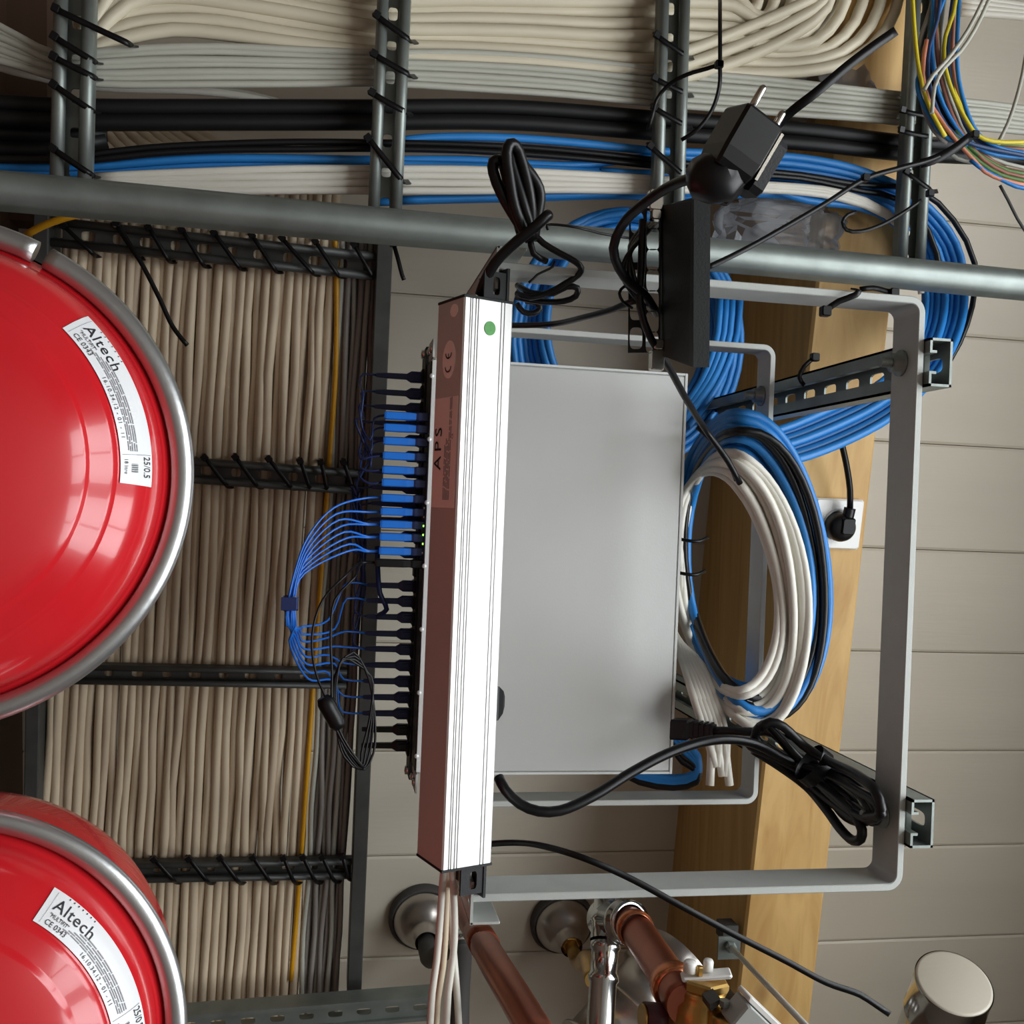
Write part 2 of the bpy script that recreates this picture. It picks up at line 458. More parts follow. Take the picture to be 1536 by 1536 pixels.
# ================================================================== upper cable ladder
def rail_z(px): return 1.10 + (px / 1536.0) * 0.12
def rail_y(px): return 286 + 52 * (px / 560.0) if px < 560 else (338 + 47 * (px - 560) / 540.0 if px < 1100 else 385 + 43 * (px - 1100) / 436.0)
up_ladder = thing('cable_ladder', 'galvanised steel cable ladder with round side rail carrying white, black and blue cables', 'cable ladder', P(768, 355, 1.15))
sec = []
for k in range(28):
    a = 2 * math.pi * k / 28
    g = 1.0
    for c, w, d in ((2.62, .13, .10), (0.30, .13, .14), (0.80, .10, .10)):
        g -= d * math.exp(-((math.atan2(math.sin(a - c), math.cos(a - c))) / w) ** 2)
    sec.append((math.cos(a) * g, math.sin(a) * g))
pts = [P(x, rail_y(max(0, min(1536, x))) + (0.09 * (x - max(0, min(1536, x)))), rail_z(x)) for x in (-150, -60, 120, 330, 560, 800, 1100, 1330, 1536, 1700)]
MB().tube(spline(pts, .05), .0200, sec=sec, ref=V(0, 0, -1)).build('side_rail', M['galv'], up_ladder)

def make_rung(parent, pa, pb, W, en, mt, lip_r, hole_pitch, ru, rv, depth=.014, name='rung', two_row=False):
    """Perforated strut rung from pa to pb: web with slots and two rolled lips."""
    eu = (pb - pa).normalized(); en = (en - eu * en.dot(eu)).normalized(); ev = en.cross(eu)
    L = (pb - pa).length
    n = max(2, int(L / hole_pitch))
    holes = [((i + .5) * L / n, ru * (1.0 if i % 2 else .7), rv) for i in range(n)]
    web = MB().plate(pa - en * depth, eu, ev, -en, L, W - lip_r, .002, holes)
    web = web.build(name, mt, parent)
    for s in (-1, 1):
        c = ev * (s * (W / 2 - lip_r))
        MB().tube([pa + c, pb + c], lip_r, sides=12).build('rolled_lip', mt, web)
        c2 = ev * (s * (W / 2 - lip_r * .35))
        MB().box(pa + c2, eu, ev, -en, 0, L, -.001, .001, 0, depth + .002).build('flange', mt, web)
    return web
RZ = 1.165
for (xa, ya, xb, yb, wpx) in ((114, -60, 106, 276, 60), (594, -60, 577, 325, 51), (1013, -60, 1001, 372, 50), (1391, -60, 1366, 404, 45)):
    za = RZ + (xa / 1536) * .10
    pa, pb = P(xa, ya, za), P(xb, yb, za)
    W = size(wpx, pa)
    make_rung(up_ladder, pa, pb, W, V(0, 0, -1), M['galv'], W * .17, .036, .008, .0055)

# cables lying on the upper ladder ----------------------------------
def on_ladder(z0, dz=0.0):
    return lambda x: z0 + (x / 1536.0) * .10 + dz
def run(name, pts, rpx, mt, label, group, zf, jit=0.0, sides=9):
    w = [P(x, y + random.uniform(-jit, jit), (zf(x) if callable(zf) else zf)) for x, y in pts]
    r = rpx * 1.26 / F_PX
    return cord(name, w, r, mt, label, 'cable', group, sides=sides, step=.025)

G = 'thick cream cables on the upper ladder'
LBL = 'thick cream power cable in the rear layer of the upper ladder, mostly covered'
low = [(125, 92), (150, 70), (195, 55), (260, 46), (330, 50), (430, 64), (575, 82), (700, 88), (800, 94), (900, 102), (1000, 108), (1100, 111), (1200, 108), (1280, 88), (1330, 45), (1350, -10), (1356, -70)]
for i in range(9):
    pts = []
    for (x, y) in low:
        if x <= 150: yy, xx = y - 7 * i, x - 1 * i
        elif x < 1100:
            xx = x; yy = y - (13.5 + 4 * min(1, abs(x - 575) / 425)) * i
        else:
            f = min(1.0, (x - 1100) / 240.0); xx = x - 25 * i * f; yy = y - 17.0 * i * (1 - f) - (6 * i * f)
        pts.append((xx, yy))
    pts = [p for k, p in enumerate(pts) if k == 0 or p[0] > pts[k - 1][0] - 30]
    run('power_cable', pts, 9.6, M['cream'], 'thick cream power cable on the upper ladder, ' + nth(i) + ' counting up from the grey ones', G, on_ladder(1.205, .004 * (i % 3)), jit=1.6, sides=10)
for i in range(7):                                    # second layer higher up
    pts = [(100, 60 - 9 * i), (200, 42 - 15 * i), (400, 58 - 17 * i), (575, 70 - 15 * i), (800, 82 - 16 * i), (1000, 98 - 16 * i), (1120, 90 - 16 * i), (1210 - 16 * i, 58 - 14 * i), (1260 - 18 * i, 10 - 10 * i), (1280 - 18 * i, -70)]
    run('power_cable', pts, 9.6, M['cream'], LBL, G, on_ladder(1.232), jit=2, sides=8)
for i in range(3):                                    # short loose cream cables at the fan
    pts = [(985, 128 - 18 * i), (1045, 112 - 20 * i), (1120, 86 - 22 * i), (1190, 52 - 20 * i), (1240, 12 - 14 * i), (1262, -60)]
    run('power_cable', pts, 9.2, M['cream'], 'thick cream cable fanning upwards right of the third upper ladder rung', 'cream cables fanning upwards', on_ladder(1.20))

G = 'thin pale grey cables on the upper ladder'
for i in range(7):
    o = 9.4 * i
    pts = [(-30, 84 - o * 1.1), (30, 100 - o * .8), (85, 116 - o * .6), (150, 126 - o * .85), (230, 127 - o), (330, 126 - o), (450, 125 - o * .9), (570, 125 - o * .8), (700, 131 - o * .9), (850, 142 - o * .95), (1000, 157 - o * .9), (1150, 168 - o * .85), (1300, 180 - o * .8), (1400, 189 - o * .75), (1480, 194 - o * .7), (1600, 206 - o * .6)]
    run('data_cable', pts, 5.0, M['greycable'], 'thin pale grey cable between the cream and black ones, ' + nth(i) + ' counting up from the black', G, on_ladder(1.20, .003 * (i % 2)), jit=1.2)
for i in range(4):
    pts = [(-30, 40 + 17 * i), (20, 62 + 15 * i), (60, 92 + 8 * i), (110, 112 + 5 * i), (180, 118 + 5 * i), (300, 128 + 3 * i), (400, 148 + i), (470, 168 + i), (520, 172)]
    run('data_cable', pts, 5.5, M['white'] if i > 1 else M['greycable'], 'pale cable sweeping in from the upper left corner under the first rung', 'pale cables at the upper left corner', on_ladder(1.236))

G = 'thick black cables on the upper ladder'
for i in range(2):
    o = 22.5 * i
    pts = [(-60, 150 + o), (60, 158 + o), (150, 161 + o), (300, 161 + o), (570, 161 + o), (700, 160 + o), (800, 163 + o), (980, 177 + o), (1100, 186 + o * .95), (1220, 196 + o * .9), (1350, 212 + o * .85), (1450, 219 + o * .75), (1600, 226 + o * .7)]
    run('black_cable', pts, 11.5, M['blackrubber'], 'thick black cable on the upper ladder, %s of the two' % ('upper', 'lower')[i], None, on_ladder(1.215), sides=12)
for i in range(3):
    o = 10 * i
    pts = [(-60, 172 + o * 2.4), (60, 178 + o * 2.4), (160, 190 + o)]
    run('black_cable', pts, 12, M['blackrubber'], 'black cable at the left edge behind the first upper rung', 'black cables at the left edge', on_ladder(1.235))
# thin black pair above the blue
for i in range(2):
    o = 9 * i
    pts = [(-60, 236 + o * .3), (60, 238 + o * .3), (140, 231 + o), (220, 222 + o), (330, 216 + o), (450, 213 + o * 1.2), (570, 214 + o), (700, 217 + o), (800, 222 + o * 1.1), (900, 231 + o), (1000, 242 + o), (1100, 253 + o * .9), (1200, 262 + o * .6), (1290, 277 + o)]
    arch = [(1380, 286), (1430, 330), (1462, 395), (1458, 460), (1425, 540), (1360, 605), (1280, 640)] if i == 0 else [(1350, 300), (1392, 345), (1412, 420), (1405, 500), (1360, 575), (1260, 630)]
    run('black_cable', pts + arch, 4.8, M['black'], 'thin black cable lying with the blue ones, %s' % ('outermost in the right-hand bend', 'hidden among them in the bend')[i], None, lambda x: 1.205 + (x / 1536) * .10)
# blue cables
def blue_arch(f):
    a = [(1210, 238), (1300, 259), (1378, 298), (1434, 365), (1447, 450), (1420, 538), (1355, 612), (1260, 666), (1165, 696), (1090, 700)]
    b = [(1210, 300), (1290, 311), (1340, 334), (1379, 385), (1388, 450), (1370, 525), (1310, 582), (1235, 618), (1165, 646), (1090, 660)]
    return [(p[0] + (q_[0] - p[0]) * f, p[1] + (q_[1] - p[1]) * f) for p, q_ in zip(a, b)]
def arch_z(x, y):
    if y < 420: return 1.21 + (x / 1536) * .10
    return max(1.13, 1.305 - (y - 420) / 280.0 * .17)
starts = [
    [(590, 213), (640, 207), (740, 206), (850, 213), (980, 226), (1100, 231)],
    [(-60, 246), (60, 250), (140, 249), (300, 238), (570, 240), (700, 240), (850, 248), (980, 236), (1100, 240)],
    [(-60, 256), (60, 260), (140, 259), (300, 249), (570, 243), (700, 245), (850, 252), (980, 262), (1100, 254)],
    [(570, 246), (700, 250), (850, 256), (980, 268), (1100, 262)],
    [(600, 300), (700, 297), (860, 292), (980, 289), (1100, 288)],
    [(560, 303), (640, 300), (780, 297), (900, 293), (1000, 294), (1100, 292)],
    [(900, 258), (1000, 262), (1100, 266)],
]
for i, s in enumerate(starts):
    f = i / (len(starts) - 1)
    pts = s + blue_arch(f)
    w = [P(x, y, arch_z(x, y) + .006 * (i % 3)) for x, y in pts]
    cord('network_cable', w, .0052, M['blue'], 'blue network cable on the upper ladder, bending back at the right', 'cable', 'blue cables of the upper ladder', step=.02)
for i in range(5):
    f = (i + .5) / 5
    pts = [(1010 + 9 * i, 240 + 12 * i), (1110, 236 + 13 * i)] + blue_arch(f)
    w = [P(x + 2, y + 2, arch_z(x, y) + .016) for x, y in pts]
    cord('network_cable', w, .0052, M['blue'], 'blue network cable on the upper ladder, bending back at the right', 'cable', 'blue cables of the upper ladder', step=.02)
# white cables below the blue
for i in range(4):
    o = 10.5 * i
    pts = [(140, 266 + o * .3), (220, 262 + o * .6), (330, 257 + o * .95), (450, 254 + o), (570, 253 + o * 1.05), (700, 254 + o * 1.03), (850, 260 + o * .8), (980, 268 + o * .55), (1080, 274 + o * .35), (1180, 279 + o * .2), (1260, 290 + o * .2), (1330, 318 + o * .2), (1372, 368), (1382, 440)]
    run('white_cable', pts, 5.6, M['white'], 'white cable lying below the blue cables on the upper ladder, ' + nth(i) + ' from the top', 'white cables below the blue ones', on_ladder(1.20), jit=1)
for i in range(10):                                   # pale cables seen in the gap behind the first bay
    pts = [(125 + 16 * i, 160), (140 + 17 * i, 195), (170 + 22 * i, 230), (230 + 28 * i, 262 + random.uniform(-4, 4))]
    run('background_cable', pts, 7, M['beige'], 'beige cable slanting away behind the first bay of the upper ladder', 'beige cables behind the first bay', 1.33, jit=3)

# ================================================================== left ladder with the beige cables
LA, LB = 1.40, 0.16
def PL(px, py, off=0.0): return P(px, py, LA + off, LB)
NL = V(0, LB, -1).normalized()
left_ladder = thing('cable_ladder', 'shaded steel cable ladder behind the red tanks, strung with rows of beige cables', 'cable ladder', PL(320, 800))
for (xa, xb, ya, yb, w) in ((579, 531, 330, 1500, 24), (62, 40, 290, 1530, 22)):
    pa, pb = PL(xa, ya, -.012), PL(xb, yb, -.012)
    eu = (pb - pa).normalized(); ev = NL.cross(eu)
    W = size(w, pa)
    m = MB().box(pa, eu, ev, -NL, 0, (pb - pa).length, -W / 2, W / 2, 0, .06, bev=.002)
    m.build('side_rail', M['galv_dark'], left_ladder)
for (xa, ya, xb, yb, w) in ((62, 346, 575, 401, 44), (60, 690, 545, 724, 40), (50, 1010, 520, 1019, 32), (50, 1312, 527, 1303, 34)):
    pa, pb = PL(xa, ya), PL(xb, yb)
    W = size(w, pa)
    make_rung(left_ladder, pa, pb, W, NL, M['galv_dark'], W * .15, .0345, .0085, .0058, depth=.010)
pa, pb = P(120, 1556, 1.33, LB), P(652, 1513, 1.33, LB)
strut = thing('strut_channel', 'galvanised strut channel crossing under the left ladder at the lower edge', 'strut channel', pa)
eu = (pb - pa).normalized(); ev = NL.cross(eu)
MB().box(pa, eu, ev, -NL, 0, (pb - pa).length, -.019, -.013, 0, .03, bev=.001).build('flange', M['galv'], strut)
MB().box(pa, eu, ev, -NL, 0, (pb - pa).length, .013, .019, 0, .03, bev=.001).build('flange', M['galv'], strut)
n = 12; L = (pb - pa).length
MB().plate(pa - NL * .006, eu, ev, -NL, L, .028, .002, [((i + .5) * L / n, .01, .005) for i in range(n)]).build('web', M['galv'], strut)

def lean(x, y): return x - (y - 1100) * 0.054
G = 'beige cables on the left ladder'
LBL = 'beige cable tied side by side with others on the ladder left of the rack'
xs = 62.0; i = 0; front = []
while xs < 462:
    ys = [270, 372, 470, 560, 640, 712, 800, 880, 950, 1016, 1100, 1180, 1250, 1306, 1400, 1470, 1560]
    amp = [.5, 1, 3.5, 4, 3, 1, 3, 3.6, 3, 1, 3, 4, 3, 1, 3, 3, 2]
    ph = random.uniform(0, 6.28)
    w = []
    for y, a in zip(ys, amp):
        w.append(PL(lean(xs, y) + a * (.6 * math.sin(ph + y * .012) + random.uniform(-.45, .45)), y, .022 + random.uniform(-.002, .002) + (.004 if i % 3 == 0 else 0)))
    front.append(cord('power_cable', w, .0060 * random.uniform(.93, 1.07), M['beige'] if random.random() < .7 else M['beige2'], LBL, 'cable', G, step=.03, sides=9))
    xs += random.uniform(11.0, 13.2); i += 1
for k, o in enumerate(reversed(front)):
    o['label'] = 'beige cable on the left ladder, ' + nth(k) + ' to the left of the yellow cable'
LBL = 'beige cable in the rear layer of the left ladder, glimpsed between the front ones'
xs = 68.0
while xs < 465:                                       # second layer behind
    w = [PL(lean(xs, y) + random.uniform(-4, 4), y, .037) for y in (270, 372, 500, 640, 780, 900, 1016, 1150, 1306, 1440, 1560)]
    cord('power_cable', w, .0060, M['beige2'], LBL, 'cable', G, step=.05, sides=7)
    xs += 14.5
w = [PL(lean(462, y) + d, y, .018) for y, d in ((330, -2), (450, 8), (560, 12), (700, 10), (900, 6), (1016, 4), (1150, 2), (1306, -1), (1420, -4), (1470, -6))]
cord('yellow_cable', w, .0036, M['yellow'], 'thin yellow cable beside the beige ones on the left ladder', 'cable', step=.03)
w = [P(40, 352, 1.26), P(62, 340, 1.25), P(100, 326, 1.24), P(150, 316, 1.24)]
cord('yellow_cable', w, .0042, M['yellow'], 'short yellow cable end beside the upper red tank rim', 'cable', step=.02)
for i in range(9):
    xs = 474 + 6.4 * i
    w = [PL(lean(xs, y) + (7 if y < 800 else 0) * i / 9 + random.uniform(-3.2, 3.2), y, .020 + .006 * (i % 2)) for y in (330, 401, 500, 600, 722, 850, 940, 1019, 1120, 1210, 1303, 1400, 1470, 1540)]
    cord('grey_cable', w, .0038, M['midgrey'] if i % 3 else M['greycable'], 'thin grey cable on the left ladder, ' + nth(i) + ' to the right of the yellow cable', 'cable', 'grey cables on the left ladder', step=.03, sides=8)
for i in range(8):                                    # darker cables crossing behind, right part of the ladder
    xs = 476 + 7 * i
    w = [PL(lean(xs, y) + random.uniform(-3, 3), y, .036) for y in (330, 500, 722, 900, 1019, 1200, 1303, 1540)]
    cord('grey_cable', w, .0045, M['midgrey'], 'thin grey cable in the rear layer near the right rail of the left ladder', 'cable', 'grey cables on the left ladder', step=.05, sides=7)

# cable ties -------------------------------------------------------
def ladder_ties(spots, fn, zf, zb, w, label, group, tail=0):
    for ti, (x0, y0, x1, y1) in enumerate(spots):
        r = thing('cable_tie', label + ', ' + nth(ti) + (' from the top' if 'upper' in group else ' from the left'), 'cable tie', fn(x0, y0, zf), group)
        mx, my = (x0 + x1) / 2, (y0 + y1) / 2
        pts = [fn(x0 - 2, y0 - 3, zb), fn(x0, y0 - 4, (zf + zb) / 2), fn(x0 + 2, y0, zf), fn(mx, my, zf - .003), fn(x1 - 2, y1 - 1, zf), fn(x1 + 3, y1 + 3, (zf + zb) / 2), fn(x1 + 10, y1 + 3, zb)]
        strap('strap', pts, w, M['tie'], parent=r, step=.004)
        c = fn(x0 + 1, y0 - 1, zf - .001)
        e = (fn(x1, y1, zf) - c).normalized(); e2 = NL.cross(e)
        MB().box(c, e, e2, NL, -.004, .004, -.0042, .0042, -.001, .005, bev=.0008).build('lock_head', M['tie'], r)
ladder_ties([(95, 340, 141, 381), (172, 338, 207, 385), (222, 342, 254, 390), (272, 346, 306, 397), (320, 350, 360, 401), (377, 354, 414, 405), (422, 358, 470, 409), (472, 363, 508, 412), (530, 368, 560, 414)],
            PL, -.008, .018, .0026, 'black cable tie around the topmost rung of the left ladder', 'ties on the topmost left rung')
ladder_ties([(306, 687, 340, 727), (352, 686, 386, 728), (402, 689, 437, 730), (449, 692, 466, 731), (480, 694, 492, 732), (514, 694, 532, 736)],
            PL, -.008, .018, .0026, 'black cable tie around the second rung of the left ladder', 'ties on the second left rung')
ladder_ties([(230, 1289, 262, 1321), (282, 1288, 312, 1322), (329, 1287, 358, 1322), (378, 1286, 406, 1322), (424, 1287, 442, 1322), (453, 1286, 474, 1321), (482, 1286, 502, 1320), (512, 1285, 524, 1317)],
            PL, -.008, .018, .0026, 'black cable tie around the lowest rung of the left ladder', 'ties on the lowest left rung')
def PU(px, py, z): return P(px, py, RZ + (px / 1536) * .10 + z)
ladder_ties([(83, 14, 194, 66), (81, 56, 141, 92), (80, 86, 141, 116), (80, 128, 138, 166), (79, 224, 137, 262)], PU, -.005, .03, .0032, 'black cable tie slanting over the first rung of the upper ladder', 'ties on the first upper rung')
ladder_ties([(564, 24, 615, 60), (560, 82, 614, 112), (557, 140, 608, 168), (551, 208, 604, 270)], PU, -.005, .03, .0032, 'black cable tie slanting over the second rung of the upper ladder', 'ties on the second upper rung')
ladder_ties([(984, 54, 1030, 84), (981, 118, 1029, 140), (980, 162, 1028, 188), (974, 220, 1026, 262)], PU, -.005, .03, .0030, 'black cable tie slanting over the third rung of the upper ladder', 'ties on the third upper rung')
ladder_ties([(1352, 166, 1398, 176), (1350, 196, 1396, 206), (1358, 258, 1396, 284)], PU, -.005, .03, .0028, 'black cable tie around the fourth upper ladder rung', 'ties on the fourth upper rung')

# ================================================================== red expansion tanks
def make_tank(cpx, cpy, t, R, label, start_deg, gap_deg, name='expansion_tank'):
    c = PT(cpx, cpy, t)
    axis = -(ray(290, 840).normalized())              # towards the viewer
    root = thing(name, label, 'tank', c)
    k = R / .16
    # rear shell
    rear = [(.1585, -.004), (.160, -.02), (.160, -.085), (.155, -.115), (.138, -.145), (.105, -.165), (.05, -.175), (0, -.176)]
    MB().lathe(c, axis, [(r * k, s * k) for r, s in rear], 96).build('rear_shell', M['red'], root)
    dome = [(.157, -.002), (.1520, .004), (.1500, .010), (.1490, .018), (.1455, .028), (.1400, .037), (.1330, .0445), (.1240, .051), (.1235, .0516),
            (.1215, .0545), (.1200, .0556), (.1090, .0605), (.1080, .0612), (.1065, .0640), (.1050, .0650), (.09, .0705), (.07, .0765), (.05, .0805), (.03, .083), (.012, .084), (0, .084)]
    dome = [(r * k, s * k) for r, s in dome]
    MB().lathe(c, axis, dome, 128).build('front_dome', M['red'], root)
    # zinc clamp ring with a gap
    rf = Vector((1, 0.0, 0.05)); ax = axis.normalized()
    e1 = (rf - ax * rf.dot(ax)).normalized(); e2 = ax.cross(e1)
    if e2.y < 0: e2 = -e2                              # angles run clockwise in the picture
    gap = math.radians(gap_deg)
    pts = [c + ax * (.002 * k) + (e1 * math.cos(a) + e2 * math.sin(a)) * (.1625 * k) for a in [gap + .025 + (2 * math.pi - .05) * i / 140 for i in range(141)]]
    secr = [(math.cos(2 * math.pi * q / 14) * 1.0, math.sin(2 * math.pi * q / 14) * .8) for q in range(14)]
    MB().tube(pts, .0078 * k, sec=secr, ref=ax).build('clamp_ring', M['ring'], root)
    def surf(r):
        for (r0, s0), (r1, s1) in zip(dome, dome[1:]):
            if r1 <= r <= r0:
                f = (r - r0) / (r1 - r0 + 1e-12)
                d = Vector((r1 - r0, s1 - s0)).normalized()
                return s0 + (s1 - s0) * f, Vector((d.y, -d.x))
        return dome[-1][1], Vector((0, 1))
    # plain cone segment under the sticker keeps print flat on the curve
    def on(ang, r, lift):
        s, nrm = surf(r)
        if nrm.y < 0: nrm = -nrm
        rr, ss = r + nrm.x * lift, s + nrm.y * lift
        return c + ax * ss + (e1 * math.cos(ang) + e2 * math.sin(ang)) * rr
    a0 = math.radians(start_deg); a1 = a0 + math.radians(48.5)
    ri, ro = .1252 * k, .1432 * k
    def band(mb, aa, ab, ra, rb, lift, na, nr):
        rings = [[on(aa + (ab - aa) * i / na, ra + (rb - ra) * j / nr, lift) for j in range(nr + 1)] for i in range(na + 1)]
        return mb.loft(rings, caps=False, closed=False, smooth=True)
    st = band(MB(), a0, a1, ri, ro, .0007, 60, 12).build('type_label', M['label'], root, 'white curved type label with black print')
    def wr(ang0, r0):
        return lambda u, v: on(ang0 + u / r0, r0 + v, .0011)
    lettering('brand_lettering', 'Altech', .0058 * k, wr(a0 + .045, .1346 * k), M['ink'], st, 1.08, 1.42)
    lettering('small_print', 'CE 0343', .0028 * k, wr(a0 + .052, .1270 * k), M['ink'], st, 1.0, 1.2)
    lettering('small_print', '"MULTIFIT"', .0020 * k, wr(a0 + .052, .1312 * k), M['ink'], st, 1.0, 1.1)
    lettering('small_print', '16.10.34.12 - 01 - 11', .0022 * k, wr(a0 + .30, .1268 * k), M['ink'], st, 1.2, 1.25)
    lettering('size_print', '25/0.5', 0.0034 * k, wr(a1 - .137, .1385 * k), M['ink'], st, 1.0, 1.15)
    lettering('small_print', '18 litre', .0020 * k, wr(a1 - .125, .1275 * k), M['ink'], st, 1.0, 1.2)
    mb = MB()
    for q in range(7):                                 # dots above the name
        band(mb, a0 + .092 + q * .026, a0 + .097 + q * .026, .1419 * k, .1426 * k, .0011, 2, 1)
    mb.build('dot_row', M['ink'], st)
    mb = MB()
    rnd = random.Random(3)
    for q in range(5):                                 # lines of small print
        r = .1300 * k + q * .00115 * k
        a = a0 + .15 + q * .028
        while a < a1 - .17:
            b = min(a + rnd.uniform(.03, .09), a1 - .16)
            band(mb, a, b, r, r + .0005 * k, .0011, 4, 1); a = b + .006
    mb.build('print_lines', M['inkgrey'], st)
    mb = MB(); band(mb, a1 - .145, a1 - .1435, ri + .001, ro - .001, .0011, 1, 6); band(mb, a0 + .03, a0 + .0312, ri + .001, ro - .001, .0011, 1, 6)
    for q in range(9):
        band(mb, a1 - .10 + .005 * q, a1 - .0985 + .005 * q + .002 * (q % 2), .1315 * k, .1350 * k, .0011, 1, 2)
    mb.build('print_marks', M['ink'], st)
    return root
make_tank(-122, 705, .640, .1545, 'red enamelled expansion tank with steel clamp ring, the upper one beside the cables', -46, -66)
make_tank(-118, 1592, .640, .149, 'red enamelled expansion tank with steel clamp ring at the lower left corner', -56, 120)

# ================================================================== rack brackets
def rounded_u(mb, z0, z1, corners_out, th, rad, n=8):
    """U-shaped flat bar: top arm, right bar, bottom arm. corners_out: TL, TR, BR, BL outer corners (x,y) in metres."""
    tl, tr, br, bl = corners_out
    def arc(c, r, a0, a1):
        return [(c[0] + r * math.cos(a0 + (a1 - a0) * i / n), c[1] + r * math.sin(a0 + (a1 - a0) * i / n)) for i in range(n + 1)]
    co = (tr[0] - rad, tr[1] + rad); cb = (br[0] - rad, br[1] - rad)
    outer = [tl] + arc(co, rad, -math.pi / 2, 0) + arc(cb, rad, 0, math.pi / 2) + [bl]
    inner = [(tl[0], tl[1] + th)] + arc(co, rad - th, -math.pi / 2, 0) + arc(cb, rad - th, 0, math.pi / 2) + [(bl[0], bl[1] - th)]
    rings = []
    b = .0007
    for (o_, i_) in zip(outer, inner):
        d = Vector((i_[0] - o_[0], i_[1] - o_[1])); d = d / d.length * b
        rings.append([V(o_[0] + d.x, o_[1] + d.y, z0), V(i_[0] - d.x, i_[1] - d.y, z0), V(i_[0], i_[1], z0 + b), V(i_[0], i_[1], z1), V(o_[0], o_[1], z1), V(o_[0], o_[1], z0 + b)])
    return mb.loft(rings, caps=True)
BZ1, BZ2 = .80, 1.07
def bracket(zd, tl, tr, br, bl, depth, label):
    ps = [P(x, y, zd) for x, y in (tl, tr, br, bl)]
    xr = (ps[1].x + ps[2].x) / 2
    yt = (ps[0].y + ps[1].y) / 2; yb = (ps[2].y + ps[3].y) / 2
    root = thing('rack_bracket', label, 'bracket', (xr, (yt + yb) / 2, CAM.z + zd))
    mb = MB()
    rounded_u(mb, CAM.z + zd, CAM.z + zd + depth, [(ps[0].x, yt), (xr, yt), (xr, yb), (ps[3].x, yb)], .0062, .014)
    mb.build('flat_bar', M['bracket'], root)
    return root, xr, yt, yb
bra, xr1, yt1, yb1 = bracket(BZ1, (745, 385), (1388, 452), (1355, 1338), (705, 1352), .040, 'light grey U-shaped rack bracket, the large one nearest the viewer')
brb, xr2, yt2, yb2 = bracket(BZ2, (690, 484), (1163, 517), (1138, 1206), (660, 1212), .034, 'light grey U-shaped rack bracket behind the coiled cables, the far one')
# bolts on the inner face of the near bracket
def bolt(parent, px, py, zd, x_face):
    p = P(px, py, zd); p.x = x_face
    mb = MB()
    mb.lathe(p, V(-1, 0, 0), [(.0001, 0), (.0115, 0), (.0115, .0022), (.0085, .0022), (.0085, .009), (.0001, .009)], 6 * 4)
    mb.build('washer', M['galv'], parent)
    mb = MB(); mb.cyl(p, p + V(-.020, 0, 0), .0042, sides=14)
    for i in range(8):
        mb.lathe(p + V(-.010 - i * .0013, 0, 0), V(-1, 0, 0), [(.0042, 0), (.0047, .0004), (.0042, .0008)], 14)
    mb.build('bolt', M['galv'], parent)
bolt(bra, 1352, 545, .825, xr1 - .0062)
bolt(bra, 1330, 1222, .825, xr1 - .0062)
bolt(brb, 1143, 594, 1.09, xr2 - .0062)

# strut channels carrying the brackets
def strut_z(px, py, zd, label):
    p = P(px, py, zd); p.x = xr1 + .0005
    root = thing('strut_channel', label, 'strut channel', p)
    top = zc(p.y) - .002
    L = top - p.z
    h = .0205; d = .021; t = .0022
    sec = lambda z: None
    web_o = V(p.x + d, p.y, p.z)
    n = int(L / .045)
    MB().plate(web_o, EZ, EY, V(-1, 0, 0), L, 2 * h, t, [((i + .5) * L / n, .013, .0062) for i in range(n)]).build('slotted_web', M['galv'], root)
    for s in (-1, 1):
        MB().box(V(p.x, p.y + s * h, p.z), EX, EY * -s, EZ, 0, d, 0, t, 0, L).build('flange', M['galv'], root)
        MB().box(V(p.x, p.y + s * h, p.z), EX, EY * -s, EZ, 0, t, 0, .0105, 0, L).build('lip', M['galv'], root)
        MB().box(V(p.x, p.y + s * (h - .0105), p.z), EX, EY * -s, EZ, 0, .0065, 0, t, 0, L).build('turned_edge', M['galv'], root)
    # channel nut inside
    MB().box(V(p.x + .006, p.y, p.z + .018), EX, EY, EZ, 0, .006, -.014, .014, 0, .014, bev=.001).build('channel_nut', M['galv'], root)
    return root
strut_z(1402, 543, .792, 'galvanised strut channel at the upper right corner of the near bracket')
strut_z(1374, 1236, .792, 'galvanised strut channel at the lower right corner of the near bracket')

# mounting rails running away from the viewer at the left end of the brackets
RX = P(745, 385, .797).x
def rack_rail(y_edge, sgn, label):
    root = thing('rack_rail', label, 'rack rail', (RX, y_edge, CAM.z + .797))
    L = .44; o = V(RX, y_edge, CAM.z + .797)
    n = 22
    MB().plate(o + EY * (sgn * .017), EZ, EY, EX, L, .034, .0022, [((i + .5) * L / n, .0046, .0044) for i in range(n)]).build('perforated_leg', M['bracket'], root)
    MB().box(o, EX, EY, EZ, 0.0, .024, (0 if sgn > 0 else -.0022), (.0022 if sgn > 0 else 0), 0, L, bev=.0005).build('mounting_leg', M['bracket'], root)
    return root
rack_rail(P(745, 368, .797).y, 1, 'grey steel rack rail running back behind the upper end of the power strip')
rack_rail(P(706, 1388, .797).y, -1, 'grey steel rack rail running back behind the lower end of the power strip')

